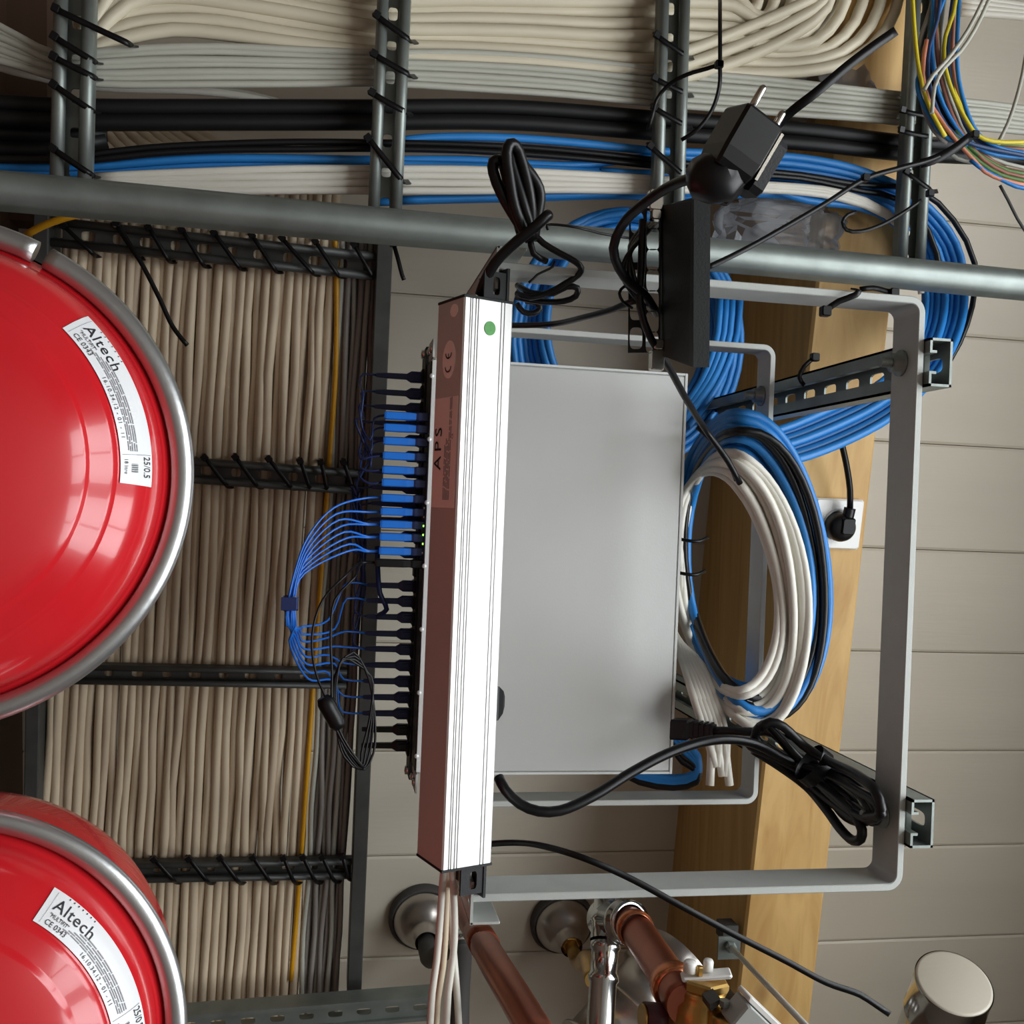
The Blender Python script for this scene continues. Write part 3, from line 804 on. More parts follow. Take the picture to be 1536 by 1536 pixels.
# ================================================================== power strip
tA = .44 * F_PX / 866.0
A = PT(697, 445, tA); B = PT(663, 1306, tA)
ey = (B - A); PL_LEN = ey.length; ey.normalize()
ph = math.radians(21)
e1 = V(math.cos(ph), 0, math.sin(ph)); e1 = (e1 - ey * e1.dot(ey)).normalized()
e3 = e1.cross(ey).normalized()
if e3.z < 0: e3 = -e3
PWD, PDD = .0435, .0435
pdu = thing('power_strip', 'silver aluminium rack power strip mounted upright in front of the grey device', 'power strip', (A + B) / 2)
WL_p = (A + B) / 2
prof = [(0, PDD)]
prof += [(0, .0012), (.0012, 0)]
for u in (.125, .165, .235, .285, .755, .82):
    c = u * PWD
    prof += [(c - .0005, 0), (c - .0005, .002), (c + .0005, .002), (c + .0005, 0)]
prof += [(PWD - .0012, 0), (PWD, .0012), (PWD, PDD)]
MB().loft([[A + ey * v + e1 * u + e3 * d for u, d in prof] for v in (0, PL_LEN)]).build('extruded_housing', M['alu'], pdu)
for v0, v1 in ((-.0022, 0.0), (PL_LEN, PL_LEN + .0022)):
    MB().box(A, e1, ey, e3, -.0006, PWD + .0006, v0, v1, -.0003, PDD + .0006, bev=.0004).build('end_cap', M['blackmetal'], pdu)
def pdu_face(u, v, lift=.0004):                       # left face: u runs back from the viewer, v down
    return A + ey * v + e3 * u - e1 * lift
# mounting ears, black with slots
for v0, s in ((-.0022, -1), (PL_LEN + .0022, 1)):
    ear = MB().plate(A + e1 * (PWD - .0025) + ey * v0 + e3 * .026, ey * s, e3, -e1, .026, .046, .0022, [(.013, .0085, .0035)]).build('mounting_ear', M['blackmetal'], pdu)
    MB().plate(A + e1 * (PWD - .0135) + ey * v0 + e3 * .004, ey * s, e1, e3, .022, .022, .002, [(.011, .007, .0032)]).build('ear_flange', M['blackmetal'], ear)
    c = A + e1 * (PWD - .0145) + ey * (v0 + s * .010) + e3 * .012
    MB().box(c, e1, ey, e3, -.003, .003, -.008, .008, 0, .01, bev=.001).build('cage_nut', M['nickel'], ear)
# labels on the left face
vlab = (598 - 450) / 863.0 * PL_LEN; vend = (768 - 450) / 863.0 * PL_LEN
mb = MB().box(A, e3, ey, -e1, .004, PDD - .0008, vlab, vend, .0001, .0004)
lab = mb.build('rating_label', M['pinklabel'], pdu, 'silver rating label with black print')
vc = (680 - 450) / 863.0 * PL_LEN
def rot_text(u0, v0):                                  # reads upwards, tops towards the back
    return lambda x, y: pdu_face(u0 + y, v0 - x, .0009)
lettering('brand_lettering', 'APS', .0115, rot_text(.0280, vc + .0155), M['ink'], lab, 1.35, 1.05)
lettering('small_print', 'CE', .0024, rot_text(.0085, vlab + .033), M['ink'], lab, 1.0, 1.0)
mb = MB(); rnd = random.Random(5)
for q in range(5):
    u = .0125 + q * .0023; v = vend - .006
    while v > vend - (.050 if q > 1 else .078):
        w_ = rnd.uniform(.003, .010)
        mb.box(A, e3, ey, -e1, u, u + .0006, v - w_, v, .0006, .0009); v -= w_ + .0012
mb.build('print_lines', M['inkgrey'], lab)
def disc(uc, vc_, ru, rv, lift, face='left', n=36):
    pts = []
    for k in range(n):
        a = 2 * math.pi * k / n
        if face == 'left': pts.append(A + ey * (vc_ + rv * math.cos(a)) + e3 * (uc + ru * math.sin(a)) - e1 * .0001)
        else: pts.append(A + ey * (vc_ + rv * math.cos(a)) + e1 * (uc + ru * math.sin(a)) - e3 * .0001)
    return MB().prism(pts, (-e1 if face == 'left' else -e3) * lift)
ce = disc(.0215, (540 - 450) / 863 * PL_LEN, .0105, .0148, .0004).build('mark_sticker', M['oval'], pdu, 'oval pale sticker with black CE mark')
vce = (540 - 450) / 863 * PL_LEN
def arc_band(cx, cy, r0, r1, a0, a1, n=16):
    return [(cx + r * math.cos(a), cy + r * math.sin(a)) for r, a in [(r0, a0 + (a1 - a0) * i / n) for i in range(n + 1)] + [(r1, a1 - (a1 - a0) * i / n) for i in range(n + 1)]]
mb = MB()
for cx in (-.0056, .0050):
    f = rot_text(.0215, vce)
    for i in range(16):
        a, b = math.radians(90 + 180 * i / 16), math.radians(90 + 180 * (i + 1) / 16)
        mb.add([f(cx + .0035 * math.cos(a), .0042 * math.sin(a)), f(cx + .0035 * math.cos(b), .0042 * math.sin(b)), f(cx + .0046 * math.cos(b), .0053 * math.sin(b)), f(cx + .0046 * math.cos(a), .0053 * math.sin(a))], [(0, 1, 2, 3)])
    if cx > 0: mb.add([f(cx - .0040, -.0005), f(cx - .0004, -.0005), f(cx - .0004, .0005), f(cx - .0040, .0005)], [(0, 1, 2, 3)])
mb.build('mark_print', M['ink'], ce)
s2 = disc(.016, (466 - 450) / 863 * PL_LEN, .0060, .0050, .0004).build('round_sticker', M['oval'], pdu)
disc(.53 * PWD, (491 - 449) / 863 * PL_LEN, .0049, .0055, .0005, 'front').build('round_sticker', M['green'], pdu, 'green round inspection sticker')
# socket plug peeking out on the right of the strip
pp = A + ey * ((1068 - 447) / 863 * PL_LEN) + e1 * PWD + e3 * .018
plug = thing('angled_plug', 'black plug peeking out on the right of the power strip', 'plug', pp)
MB().loft([[pp + e1 * x + ey * y + e3 * z for (y, z) in ((-w_, -w_ * .7), (w_, -w_ * .7), (w_, w_), (-w_, w_))] for x, w_ in ((0.0002, .013), (.006, .0135), (.012, .009), (.0155, .004))]).build('plug_body', M['black'], plug)

# ================================================================== grey devices in the rack
DZ = 1.076
yt = (P(650, 536, DZ).y + P(1031, 560, DZ).y) / 2; yb = (P(625, 1163, DZ).y + P(1008, 1160, DZ).y) / 2
xl = (P(650, 536, DZ).x + P(625, 1163, DZ).x) / 2; xr = (P(1031, 560, DZ).x + P(1008, 1160, DZ).x) / 2
zf = CAM.z + DZ
dev = thing('network_switch', 'flat grey metal network switch with its plain cover facing the viewer', 'network switch', (xl, (yt + yb) / 2, zf))
MB().box(O0, EX, EY, EZ, xl + .001, xr, yt, yb, zf + .0012, zf + .0435, bev=.0015).build('chassis', M['cover'], dev)
MB().box(O0, EX, EY, EZ, xl + .009, xr - .0042, yt + .0040, yb - .0040, zf - .0016, zf + .002, bev=.0004).build('top_cover', M['cover'], dev)
for (a, b, c, d_) in ((xr - .0030, xr, yt, yb), (xl + .009, xr - .0030, yt, yt + .0027), (xl + .009, xr - .0030, yb - .0027, yb)):
    MB().box(O0, EX, EY, EZ, a, b, c, d_, zf - .0016, zf + .002, bev=.0004).build('cover_rim', M['coverlip'], dev)
MB().box(O0, EX, EY, EZ, xl - .001, xl + .0075, yt + .003, yb - .003, zf - .0012, zf + .0435, bev=.0006).build('front_panel_lip', M['coverlip'], dev)
MB().box(O0, EX, EY, EZ, xl - .0022, xl - .001, yt + .004, yb - .004, zf + .002, zf + .042).build('port_panel', M['blackmetal'], dev)
for i in range(7):
    yy = yt + .02 + (yb - yt - .04) * i / 6
    MB().lathe(V(xl - .0008, yy, zf - .0006), V(0, 0, -1), [(.0026, 0), (.0022, .001), (.0001, .0013)], 12).build('cover_screw', M['coverlip'], dev)
for yy, s in ((yt, -1), (yb, 1)):                      # rack ears
    e = MB().box(O0, EX, EY, EZ, xl - .001, xl + .0012, min(yy, yy + s * .020), max(yy, yy + s * .020), zf + .001, zf + .043, bev=.0004).build('rack_ear', M['bracket'], dev)
    for dz in (.010, .033):
        MB().lathe(V(xl - .001, yy + s * .010, zf + dz), V(-1, 0, 0), [(.0045, 0), (.0045, .002), (.0020, .0032), (.0001, .0034)], 14).build('screw', M['nickel'], e)
# second device one unit behind
z2 = zf + .0475
dev2 = thing('network_switch', 'dark fronted network switch hidden behind the grey one, full of dark plugs', 'network switch', (xl, (yt + yb) / 2, z2))
MB().box(O0, EX, EY, EZ, xl + .001, xr - .02, yt + .001, yb - .001, z2, z2 + .0435, bev=.001).build('chassis', M['cover'], dev2)
MB().box(O0, EX, EY, EZ, xl - .004, xl + .001, yt - .018, yb + .018, z2 + .0005, z2 + .043, bev=.0006).build('port_panel', M['blackmetal'], dev2)
for i in range(24):
    yy = yt + .012 + (yb - yt - .024) * i / 23
    MB().box(O0, EX, EY, EZ, xl - .0065, xl - .004, yy - .007, yy + .007, z2 + .012, z2 + .034, bev=.0006).build('port_frame', M['blackmetal'], dev2)
for yy in (yt - .012, yb + .012):
    MB().lathe(V(xl - .004, yy, z2 + .02), V(-1, 0, 0), [(.005, 0), (.005, .003), (.0001, .004)], 12).build('screw', M['nickel'], dev2)
for i in range(6):                                     # small link lights
    yy = P(632, 762 + 13.5 * i, DZ).y
    MB().box(V(xl - .0022, yy, zf + .006), EX, EY, EZ, -.0012, 0, -.0010, .0010, -.0008, .0008).build('link_light', M['led'] if i in (2, 3, 4) else M['coverlip'], dev)

# ================================================================== fibre connectors
def connector(x_px, y_px, z_c, x_face, mt, label, group, length=.046, black=False, duplex=True, bend=0):
    """Plug with boot: wide body at the port, slim boot, clip on its back. Points towards -x."""
    y = P(x_px, y_px, z_c - CAM.z).y
    o = V(x_face, y, z_c)
    root = thing('patch_plug', label, 'patch plug', o, group)
    def sq(x, hy, hz): return [o + V(-x, a * hy, b * hz) for a, b in ((-.8, -1), (.8, -1), (1, -.7), (1, .7), (.8, 1), (-.8, 1), (-1, .7), (-1, -.7))]
    if duplex:
        MB().loft([sq(.000, .0046, .0050), sq(.010, .0046, .0050), sq(.013, .0037, .0045)]).build('plug_body', M['navy'] if mt is M['boot'] else mt, root)
        MB().loft([sq(.0125, .0038, .0046), sq(.020, .0042, .0052), sq(length - .002, .0042, .0052), sq(length, .0037, .0047)]).build('boot', mt, root)
    else:
        MB().loft([sq(.000, .0062, .0045), sq(.011, .0062, .0045), sq(.016, .0032, .0034), sq(length * .75, .0030, .0032), sq(length, .0020, .0022)]).build('boot', mt, root)
        MB().loft([sq(.001, .0030, .0058), sq(.009, .0024, .0054)]).build('latch', mt, root)
    return o + V(-length, 0, 0)
zc1 = zf + .012
ys1 = [626, 644, 664, 686, 707, 726, 749, 769, 788, 807, 828]
ends1 = []
for i, y in enumerate(ys1):
    e = connector(632, y, zc1, xl - .0022, M['boot'], 'bright blue patch plug in the front of the grey switch, number %d from the top of its row' % (i + 1) if False else 'bright blue patch plug left of the power strip, ' + ['topmost', 'second', 'third', 'fourth', 'fifth', 'sixth', 'seventh', 'eighth', 'ninth', 'tenth', 'lowest'][i] + (' of eleven' if i in (0, 10) else ' from the top'), 'bright blue patch plugs')
    ends1.append(e)
eb = connector(632, 846, zc1, xl - .0022, M['black'], 'black patch plug just below the bright blue row', None, length=.05)
zc2 = z2 + .022
ys2 = [566, 591, 613, 637, 661, 685, 709, 733, 757, 781, 805, 829, 879, 902, 926, 951, 974, 998, 1022, 1046, 1070]
ends2 = []
for i, y in enumerate(ys2):
    top = i < 12
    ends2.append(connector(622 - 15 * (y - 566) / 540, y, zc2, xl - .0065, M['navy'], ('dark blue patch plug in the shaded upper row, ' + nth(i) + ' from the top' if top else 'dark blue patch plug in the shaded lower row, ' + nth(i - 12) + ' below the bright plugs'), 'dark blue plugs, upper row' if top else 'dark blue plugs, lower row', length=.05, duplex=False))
for i, y in enumerate((1094, 1118)):
    ends2.append(connector(606, y, zc2, xl - .0065, M['black'], 'black patch plug at the lower end of the dark row, %s of the two' % ('upper', 'lower')[i], None, length=.05, duplex=False))

# bright fibres from the lower six plugs, through the band, fanning out to the dark row
band_p = P(436, 905, 1.03)
fan_targets = [12, 13, 15, 16, 17, 18, 19, 20]
srcs = [6, 7, 8, 8, 9, 9, 10, 10]
for i, (sidx, tidx) in enumerate(zip(srcs, fan_targets)):
    a = ends1[sidx] + V(0, .001 * (i % 2), 0); t_ = ends2[tidx]
    bx, by = 432 + (i % 4) * 3.2, 905
    ya = [752, 769, 784, 788, 800, 812, 826, 832][i]
    k = i / 7.0
    pts = [a, a + V(-.012, .0005, 0), P(500 + 4 * i, 762 + 9.0 * i, 1.06), P(462 + 2 * i, 805 + 6 * i, 1.045), P(443 + 2 * (i % 4), 855 + 2 * i, 1.035), P(bx, by, 1.03 + .002 * (i % 2)),
           P(bx - 2 + 4 * (k), 938, 1.035), P(430 + 18 * (1 - k) + 4, 960 - 18 * (1 - k), 1.05), P(452 + 10 * k, 940 + 78 * k, 1.08), P(492 + 10 * (i % 2), 930 + 92 * k, 1.12), t_ + V(-.022, -.002, -.004), t_]
    cord('fibre_cable', pts, .00115, M['fibre'], 'thin bright blue fibre cord looping left from the bright plugs through the blue band', 'cable', 'bright blue fibre cords', sides=7, step=.008)
bnd = thing('cable_band', 'dark blue hook and loop band gathering the bright blue fibre cords', 'cable band', band_p)
rg = []
for v_ in (-.0065, .0065):
    rg.append([band_p + V(.0075 * math.cos(a), v_ + .001 * math.sin(2 * a), .006 * math.sin(a)) for a in [2 * math.pi * k / 20 for k in range(20)]])
MB().loft(rg, caps=False, smooth=True).build('band', M['navy'], bnd)
MB().box(band_p, EX, EY, EZ, -.009, .006, -.0065, .0065, -.0075, -.0058, bev=.0005).build('band_tail', M['navy'], bnd)
# shaded short loops at the upper end
for i in range(6):
    a, b = ends2[i], ends1[i]
    w = .012 + .008 * ((i * 7) % 3)
    if i < 3:
        c = P(545 - 6 * i, 590 + 20 * i, 1.10); pts = [a, a + V(-.014, 0, 0), P(540 + 3 * i, 566 + 24 * i + 14, 1.12), c, P(542 + 6 * i, 640 + 22 * i, 1.10), P(556, 660 + 20 * i, 1.09), b + V(-.010, .003, .01), b]
    else:
        pts = [a, a + V(-.014, .0, 0), P(532 + 4 * i, 640 + 14 * (i - 3), 1.12), P(526 + 5 * i, 665 + 16 * (i - 3), 1.10), P(540, 688 + 14 * (i - 3), 1.09), b + V(-.012, .002, 0), b]
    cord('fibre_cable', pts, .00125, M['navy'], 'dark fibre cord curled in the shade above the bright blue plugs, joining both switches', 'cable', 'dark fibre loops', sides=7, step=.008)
for i in range(6, 12):
    a = ends2[i]
    pts = [a, a + V(-.016, .002, 0), P(540 - (i % 3) * 6, 712 + 8 * (i - 6), 1.13), P(532 + (i % 3) * 6, 740 + 16 * (i - 6), 1.14), P(548 - (i % 2) * 6, 800 + 20 * (i - 6), 1.15), ends2[12 + (i - 6)] + V(-.012, -.004, .002), ends2[12 + (i - 6)]]
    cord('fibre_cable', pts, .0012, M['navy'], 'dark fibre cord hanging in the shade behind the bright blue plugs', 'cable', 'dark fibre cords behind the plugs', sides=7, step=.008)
# curved thick navy cord to the third lower plug
e = ends2[14]
cord('fibre_cable', [P(566, 820, 1.14), P(567, 860, 1.13), P(570, 890, 1.125), P(580, 914, 1.128), e + V(.012, 0, 0), e + V(.03, 0, 0)], .0028, M['navy'], 'thick dark blue cord bending into the third plug of the lower dark row', 'cable', sides=9, step=.006)
# black fibre cords with the coil below
for i in range(2):
    pts = [eb, eb + V(-.012, .0006 * i, 0), P(520 + 12 * i, 862 + 4 * i, 1.05), P(484 + 18 * i, 900, 1.045), P(468 + 28 * i, 955, 1.04), P(474 + 24 * i, 1010, 1.035), P(490 + 8 * i, 1050, 1.03), P(505 + 4 * i, 1095, 1.03), P(525 + 4 * i, 1130, 1.03), P(546, 1152, 1.03)]
    cord('fibre_cable', pts, .0013, M['black'], 'thin black fibre cord arching from the black plug down to the black sleeve', 'cable', 'black fibre cords', sides=7, step=.008)
coil = thing('fibre_coil', 'small coil of thin black fibre cord hanging at the lower end of the dark plugs', 'cable coil', P(530, 1070, 1.04))
for i in range(4):
    k = i / 3
    loop = [P(497 + 6 * k, 1060, 1.035), P(508 + 6 * k, 1000 - 4 * i, 1.04), P(530 + 5 * k, 978 + 6 * i, 1.05), P(552 + 5 * k, 1015, 1.05), P(562 + 2 * k - 3 * i, 1075, 1.045), P(560 - 6 * i, 1130, 1.04), P(546 - 2 * i, 1154, 1.035), P(522 - 2 * i, 1120 + 5 * i, 1.03)]
    MB().tube(spline(loop, .008, True), .0013, sides=7, closed=True).build('loop', M['black'], coil)
sl = [P(484, 1046, 1.028), P(492, 1060, 1.028), P(502, 1078, 1.028), P(510, 1092, 1.028)]
MB().tube(spline(sl, .004), [.006, .0085, .0088] + [.0085] * (len(spline(sl, .004)) - 4) + [.006], sides=12).build('sleeve', M['black'], coil)

# ================================================================== black cable manager
cm = thing('cable_manager', 'black metal cable manager box with slotted flange hanging below the upper ladder', 'cable manager', P(1010, 425, .74))
zF, zB = .705, .775
mb = MB().hexa([P(1041, 296, zF), P(1066, 295, zF), P(1064, 551, zF), P(1040, 551, zF)], [P(1003, 306, zB), P(1020, 306, zB), P(1018, 537, zB), P(1002, 537, zB)])
mb.build('front_cover', M['blackmetal'], cm)
mb = MB().hexa([P(1036, 303, zF + .008), P(1042, 303, zF + .008), P(1041, 546, zF + .008), P(1036, 546, zF + .008)], [P(988, 308, zB + .004), P(1000, 308, zB + .004), P(1000, 535, zB + .004), P(988, 533, zB + .004)])
mb.build('side_wall', M['blackmetal'], cm)
fa, fb = P(968, 312, zB), P(966, 529, zB)
feu = (fb - fa).normalized(); fL = (fb - fa).length
fn_ = V(.25, 0, 1).normalized(); fn_ = (fn_ - feu * fn_.dot(feu)).normalized(); fv = feu.cross(fn_)
Wf = size(24, fa)
for s in (-1, 1):
    n = 7 if s > 0 else 5
    o_ = fa + fv * (s * Wf / 2)
    MB().plate(o_, feu, fv, fn_, fL, Wf, .0018, [((i + .5) * fL / n, .0085, .0050) for i in range(n)]).build('slotted_flange', M['blackmetal'], cm)
for (x, y) in ((984, 300), (986, 540)):
    p = P(x, y, zB - .004)
    nut = MB().box(p, EX, EY, EZ, -.0055, .0055, -.008, .008, -.002, .006, bev=.001).build('cage_nut', M['nickel'], cm)
    MB().box(p + V(0, .012 if y < 400 else -.012, 0), EX, EY, EZ, -.004, .004, -.004, .004, -.004, .004, bev=.001).build('screw_head', M['nickel'], nut)
# ================================================================== loose mains plug above the manager
pl = thing('mains_plug', 'black two-pin mains plug with bare metal pins, hanging loose at the top', 'plug', P(1108, 238, .60))
PZ = .60
pa_ = (P(1142, 125, PZ - .004) - P(1115, 172, PZ)).normalized()   # pin direction
cdir = (P(1165, 193, PZ + .004) - P(1118, 169, PZ)).normalized()
cdir = (cdir - pa_ * cdir.dot(pa_)).normalized()
nd = pa_.cross(cdir).normalized()
if nd.z > 0: nd = -nd                                  # nd faces the viewer
base = P(1107, 240, PZ)
def oct_(o, a, b, ha, hb, t=.72):
    return [o + a * (x * ha) + b * (y * hb) for x, y in ((-t, -1), (t, -1), (1, -t), (1, t), (t, 1), (-t, 1), (-1, t), (-1, -t))]
# left half of the body, right grip half and the earth strip between
rings = [oct_(base + pa_ * s - cdir * .0045, cdir, nd, w, h, .86) for s, w, h in ((-.012, .0125, .013), (-.008, .0135, .0155), (.0, .0142, .0165), (.0245, .0142, .0165), (.026, .0135, .0155))]
MB().loft(rings).build('plug_body', M['black'], pl)
rings = [oct_(base + pa_ * s + cdir * .0155, cdir, nd, w, h, .7) for s, w, h in ((-.014, .0050, .010), (-.010, .0058, .013), (.018, .0058, .013), (.021, .0050, .011))]
MB().loft(rings).build('grip_side', M['blackmetal'], pl, 'dark grey grip half')
for q0 in (base + pa_ * .0255 - cdir * .0095, base + pa_ * .0205 + cdir * .0100):
    MB().tube([q0, q0 + pa_ * .0175, q0 + pa_ * .019], [.0024, .0024, .0014], sides=14).build('pin', M['nickel'], pl)
MB().box(base + cdir * .0108, pa_, cdir, nd, -.008, .0235, -.0012, .0012, .0, .0150, bev=.0003).build('earth_strip', M['nickel'], pl)
# lumpy strain relief, then the cord
nz_ = random.Random(11)
path = spline([base - pa_ * .006 - cdir * .002, base - pa_ * .016 - cdir * .004, base - pa_ * .020 - cdir * .012, P(1068, 262, PZ + .01), P(1052, 264, PZ + .015)], .004)
rad = [(.0145 if k < len(path) * .55 else .0145 - .010 * (k - len(path) * .55) / (len(path) * .45)) * nz_.uniform(.92, 1.08) for k in range(len(path))]
MB().tube(path, rad, sides=11).build('strain_relief', M['black'], pl)
cr_ = base - pa_ * .020 + cdir * .001
MB().loft([oct_(cr_ + pa_ * .010, cdir, nd, .011, .010), oct_(cr_, cdir, nd, .0095, .009, .5), oct_(cr_ - pa_ * .007 + cdir * .003, cdir, nd, .004, .005, .5)]).build('strain_relief', M['black'], pl)
pts = [P(1060, 263, .612), P(1035, 268, .63), P(1000, 282, .66), P(960, 310, .69), P(932, 340, .72), P(920, 372, .735), P(928, 402, .745), P(945, 425, .755), P(965, 440, .762), P(985, 470, .785)]
cord('plug_cord', pts, .0036, M['black'], 'cord of the plug', parent=pl, sides=12, step=.008)

# cords around the manager
cord('black_wire', [P(760, 488, .93), P(790, 488, .92), P(830, 486, .90), P(880, 475, .84), P(920, 464, .80), P(950, 452, .775), P(972, 450, .77)], .0027, M['black'], 'black cord running from the power strip towards the cable manager', 'cable', step=.01)
cord('black_wire', [P(964, 330, .765), P(962, 400, .762), P(960, 460, .762), P(975, 505, .765), P(1000, 545, .79), P(1030, 600, .85), P(1062, 650, .92), P(1092, 692, .93), P(1110, 725, .94)], .0030, M['black'], 'thin black cord hanging down from the cable manager in front of the blue coil', 'cable', step=.01)
cord('black_wire', [P(950, 432, .775), P(936, 430, .77), P(929, 440, .768), P(934, 452, .768), P(948, 462, .775)], .0012, M['tie'], 'small black wire loop beside the cable manager', 'cable', step=.006)
for i in range(4):
    cord('black_wire', [P(985 - 6 * i, 335, .79), P(960 - 5 * i, 360 + 3 * i, .765), P(940 + 2 * i, 385 + 2 * i, .755), P(932 + 6 * i, 410, .755), P(945 + 4 * i, 435, .76), P(962 + 4 * i, 458, .785)], .0018, M['black'], 'thin black cord threading through the slots of the cable manager', 'cable', 'cords threaded through the manager', step=.008)

# ================================================================== coiled cord above the power strip
bc = thing('cord_bundle', 'looped black power cord standing up above the power strip', 'cord bundle', P(785, 340, .78))
def loops(parent, lst, r, mt, closed=False):
    for l in lst:
        MB().tube(spline([P(*q) for q in l], .006, closed), r, sides=12, closed=closed).build('cord_loop', mt, parent)
loops(bc, [
    [(795, 360, .79), (775, 330, .785), (752, 290, .78), (740, 258, .78), (740, 243, .78), (748, 240, .78), (756, 250, .785), (764, 285, .79), (775, 325, .79), (785, 360, .79)],
    [(790, 355, .782), (772, 310, .775), (764, 265, .772), (760, 230, .77), (765, 216, .77), (773, 218, .772), (782, 240, .775), (794, 290, .78), (798, 330, .785), (797, 358, .79)],
    [(800, 360, .786), (786, 310, .780), (772, 262, .778), (766, 232, .777), (772, 222, .777), (784, 246, .780), (798, 264, .783), (808, 282, .786), (810, 300, .788), (805, 330, .79), (800, 360, .79)],
    [(788, 350, .795), (780, 310, .795), (776, 270, .795), (784, 250, .795), (797, 262, .795), (806, 290, .795), (808, 312, .795), (800, 345, .795)],
], .0044, M['black'])
MB().tube(spline([P(720, 442, .80), P(726, 425, .795), P(742, 395, .785), P(775, 362, .775), P(803, 340, .768), P(818, 326, .766), P(823, 322, .768)], .006), .0042, sides=12).build('cord_tail', M['black'], bc)
loops(bc, [
    [(800, 350, .79), (815, 365, .79), (840, 380, .79), (862, 392, .79), (872, 402, .795), (868, 412, .80), (850, 424, .81), (825, 438, .82), (795, 446, .83), (775, 440, .84)],
    [(795, 355, .79), (800, 380, .79), (820, 392, .795)],
    [(776, 428, .85), (800, 440, .83), (830, 440, .82), (850, 430, .815), (866, 432, .815), (864, 444, .82), (845, 452, .825), (810, 452, .835), (775, 446, .85)],
    [(775, 455, .88), (785, 468, .88), (800, 470, .88), (810, 463, .88), (806, 455, .88), (790, 452, .89)],
], .0026, M['black'])
cord('twist_wire', [P(822, 345, .80), P(820, 338, .80), P(835, 337, .80), P(865, 341, .80), P(900, 350, .82), P(950, 358, .84)], .0011, M['tie'], 'thin black wire running along the round rail', parent=bc, sides=6)
cord('twist_wire', [P(832, 392, .79), P(829, 400, .79), P(818, 406, .79), P(806, 412, .79), P(800, 418, .79), P(793, 424, .79)], .0010, M['tie'], 'twisted tie wire', parent=bc, sides=6)

# ================================================================== blue cable coils
def ring_pts(cx, cy, rx, ry, tilt, z0, zamp, n=22, ph=0.0, wob=0.0, recede=False):
    out = []
    for k in range(n):
        a = 2 * math.pi * k / n
        x, y = rx * math.cos(a), ry * math.sin(a)
        ct, st = math.cos(tilt), math.sin(tilt)
        qx = cx + x * ct - y * st + wob * math.sin(3 * a + ph)
        zz = z0 + zamp * math.cos(a + ph)
        if recede: zz += .20 * max(0.0, min(1.0, (1108 - qx) / 70.0)) ** 1.3
        out.append(P(qx, cy + x * st + y * ct + wob * math.cos(2 * a + ph), zz))
    return out
# far coil hanging behind the brackets
far = thing('cable_coil', 'coil of blue network cable hanging behind the switch and the upper bracket arms', 'cable coil', P(945, 500, 1.33))
for i in range(7):
    rp = ring_pts(940, 490 + 3 * i, 120 + 8.5 * i, 150 + 7 * i, -.05, 1.33, .012, ph=i * .9)
    MB().tube(spline(rp, .02, True), .0054, sides=9, closed=True).build('cable_turn', M['blue'], far)
MB().tube(spline([P(1020, 326, 1.33), P(980, 318, 1.33), P(900, 332, 1.33), P(855, 352, 1.33), P(815, 395, 1.33), P(795, 450, 1.33)], .02), .0075, sides=9).build('cable_lead', M['blue'], far)
MB().tube(spline([P(1110, 440, 1.31), P(1105, 500, 1.30), P(1085, 560, 1.28), P(1055, 610, 1.26), P(1030, 640, 1.24)], .02), .0052, sides=9).build('cable_lead', M['blue'], far)
for i in range(3):
    MB().tube(spline([P(1098 - 9 * i, 440, 1.29), P(1094 - 9 * i, 500, 1.28), P(1074 - 8 * i, 560, 1.26), P(1045 - 7 * i, 605, 1.23), P(1015 - 6 * i, 640, 1.2)], .02), .0052, sides=9).build('cable_lead', M['blue'], far)
# near coil
near = thing('cable_coil', 'large coil of blue, black and white cables hanging in front of the far bracket', 'cable coil', P(1130, 860, 1.03))
def coil_ring(cx, cy, rx, ry, tilt, z, mt, r, ph, name='cable_turn'):
    MB().tube(spline(ring_pts(cx, cy, rx, ry, tilt, z, .006, 24, ph, 2.0, True), .02, True), r, sides=10, closed=True).build(name, mt, near)
TI = -.10
for i, (rx, ry, mt, r, cx, cy, z) in enumerate((
        (112, 232, 'blue', .0052, 1128, 852, 1.035), (105, 226, 'blue', .0052, 1128, 854, 1.028), (108, 222, 'blue', .0052, 1122, 852, 1.045), (99, 214, 'blue', .0052, 1126, 850, 1.038),
        (106, 218, 'black', .0045, 1131, 862, 1.020), (98, 208, 'black', .0045, 1126, 856, 1.020), (92, 200, 'black', .0060, 1122, 850, 1.03), (90, 206, 'blue', .0052, 1124, 862, 1.022), (95, 196, 'blue', .0052, 1112, 852, 1.050), (88, 188, 'blue', .0052, 1110, 850, 1.048), (82, 180, 'blue', .0052, 1108, 852, 1.045))):
    coil_ring(cx, cy, rx, ry, TI, z, M[mt], r, i * 1.1)
for i in range(8):
    coil_ring(1118 - 4.4 * i, 884 - 1.5 * i, 91 - 2.3 * i, 208 - 6 * i, -.13 - .004 * i, 1.012 + .005 * (i % 3), M['white'], .0046, 2.0 + i * .7)
for i in range(6):                                     # loose white ends at the lower left
    MB().tube(spline([P(1000 + 2 * i, 920 + 8 * i, 1.17), P(1022 + 4 * i, 985, 1.13), P(1042 + 6 * i, 1050, 1.04), P(1060 + 6 * i, 1105 + 4 * (i % 2), 1.035), P(1074 + 5.0 * i - 14 * (i % 2), 1150 + 14 * ((i * 5) % 3), 1.03)], .015), .0046, sides=9).build('loose_end', M['white'], near)
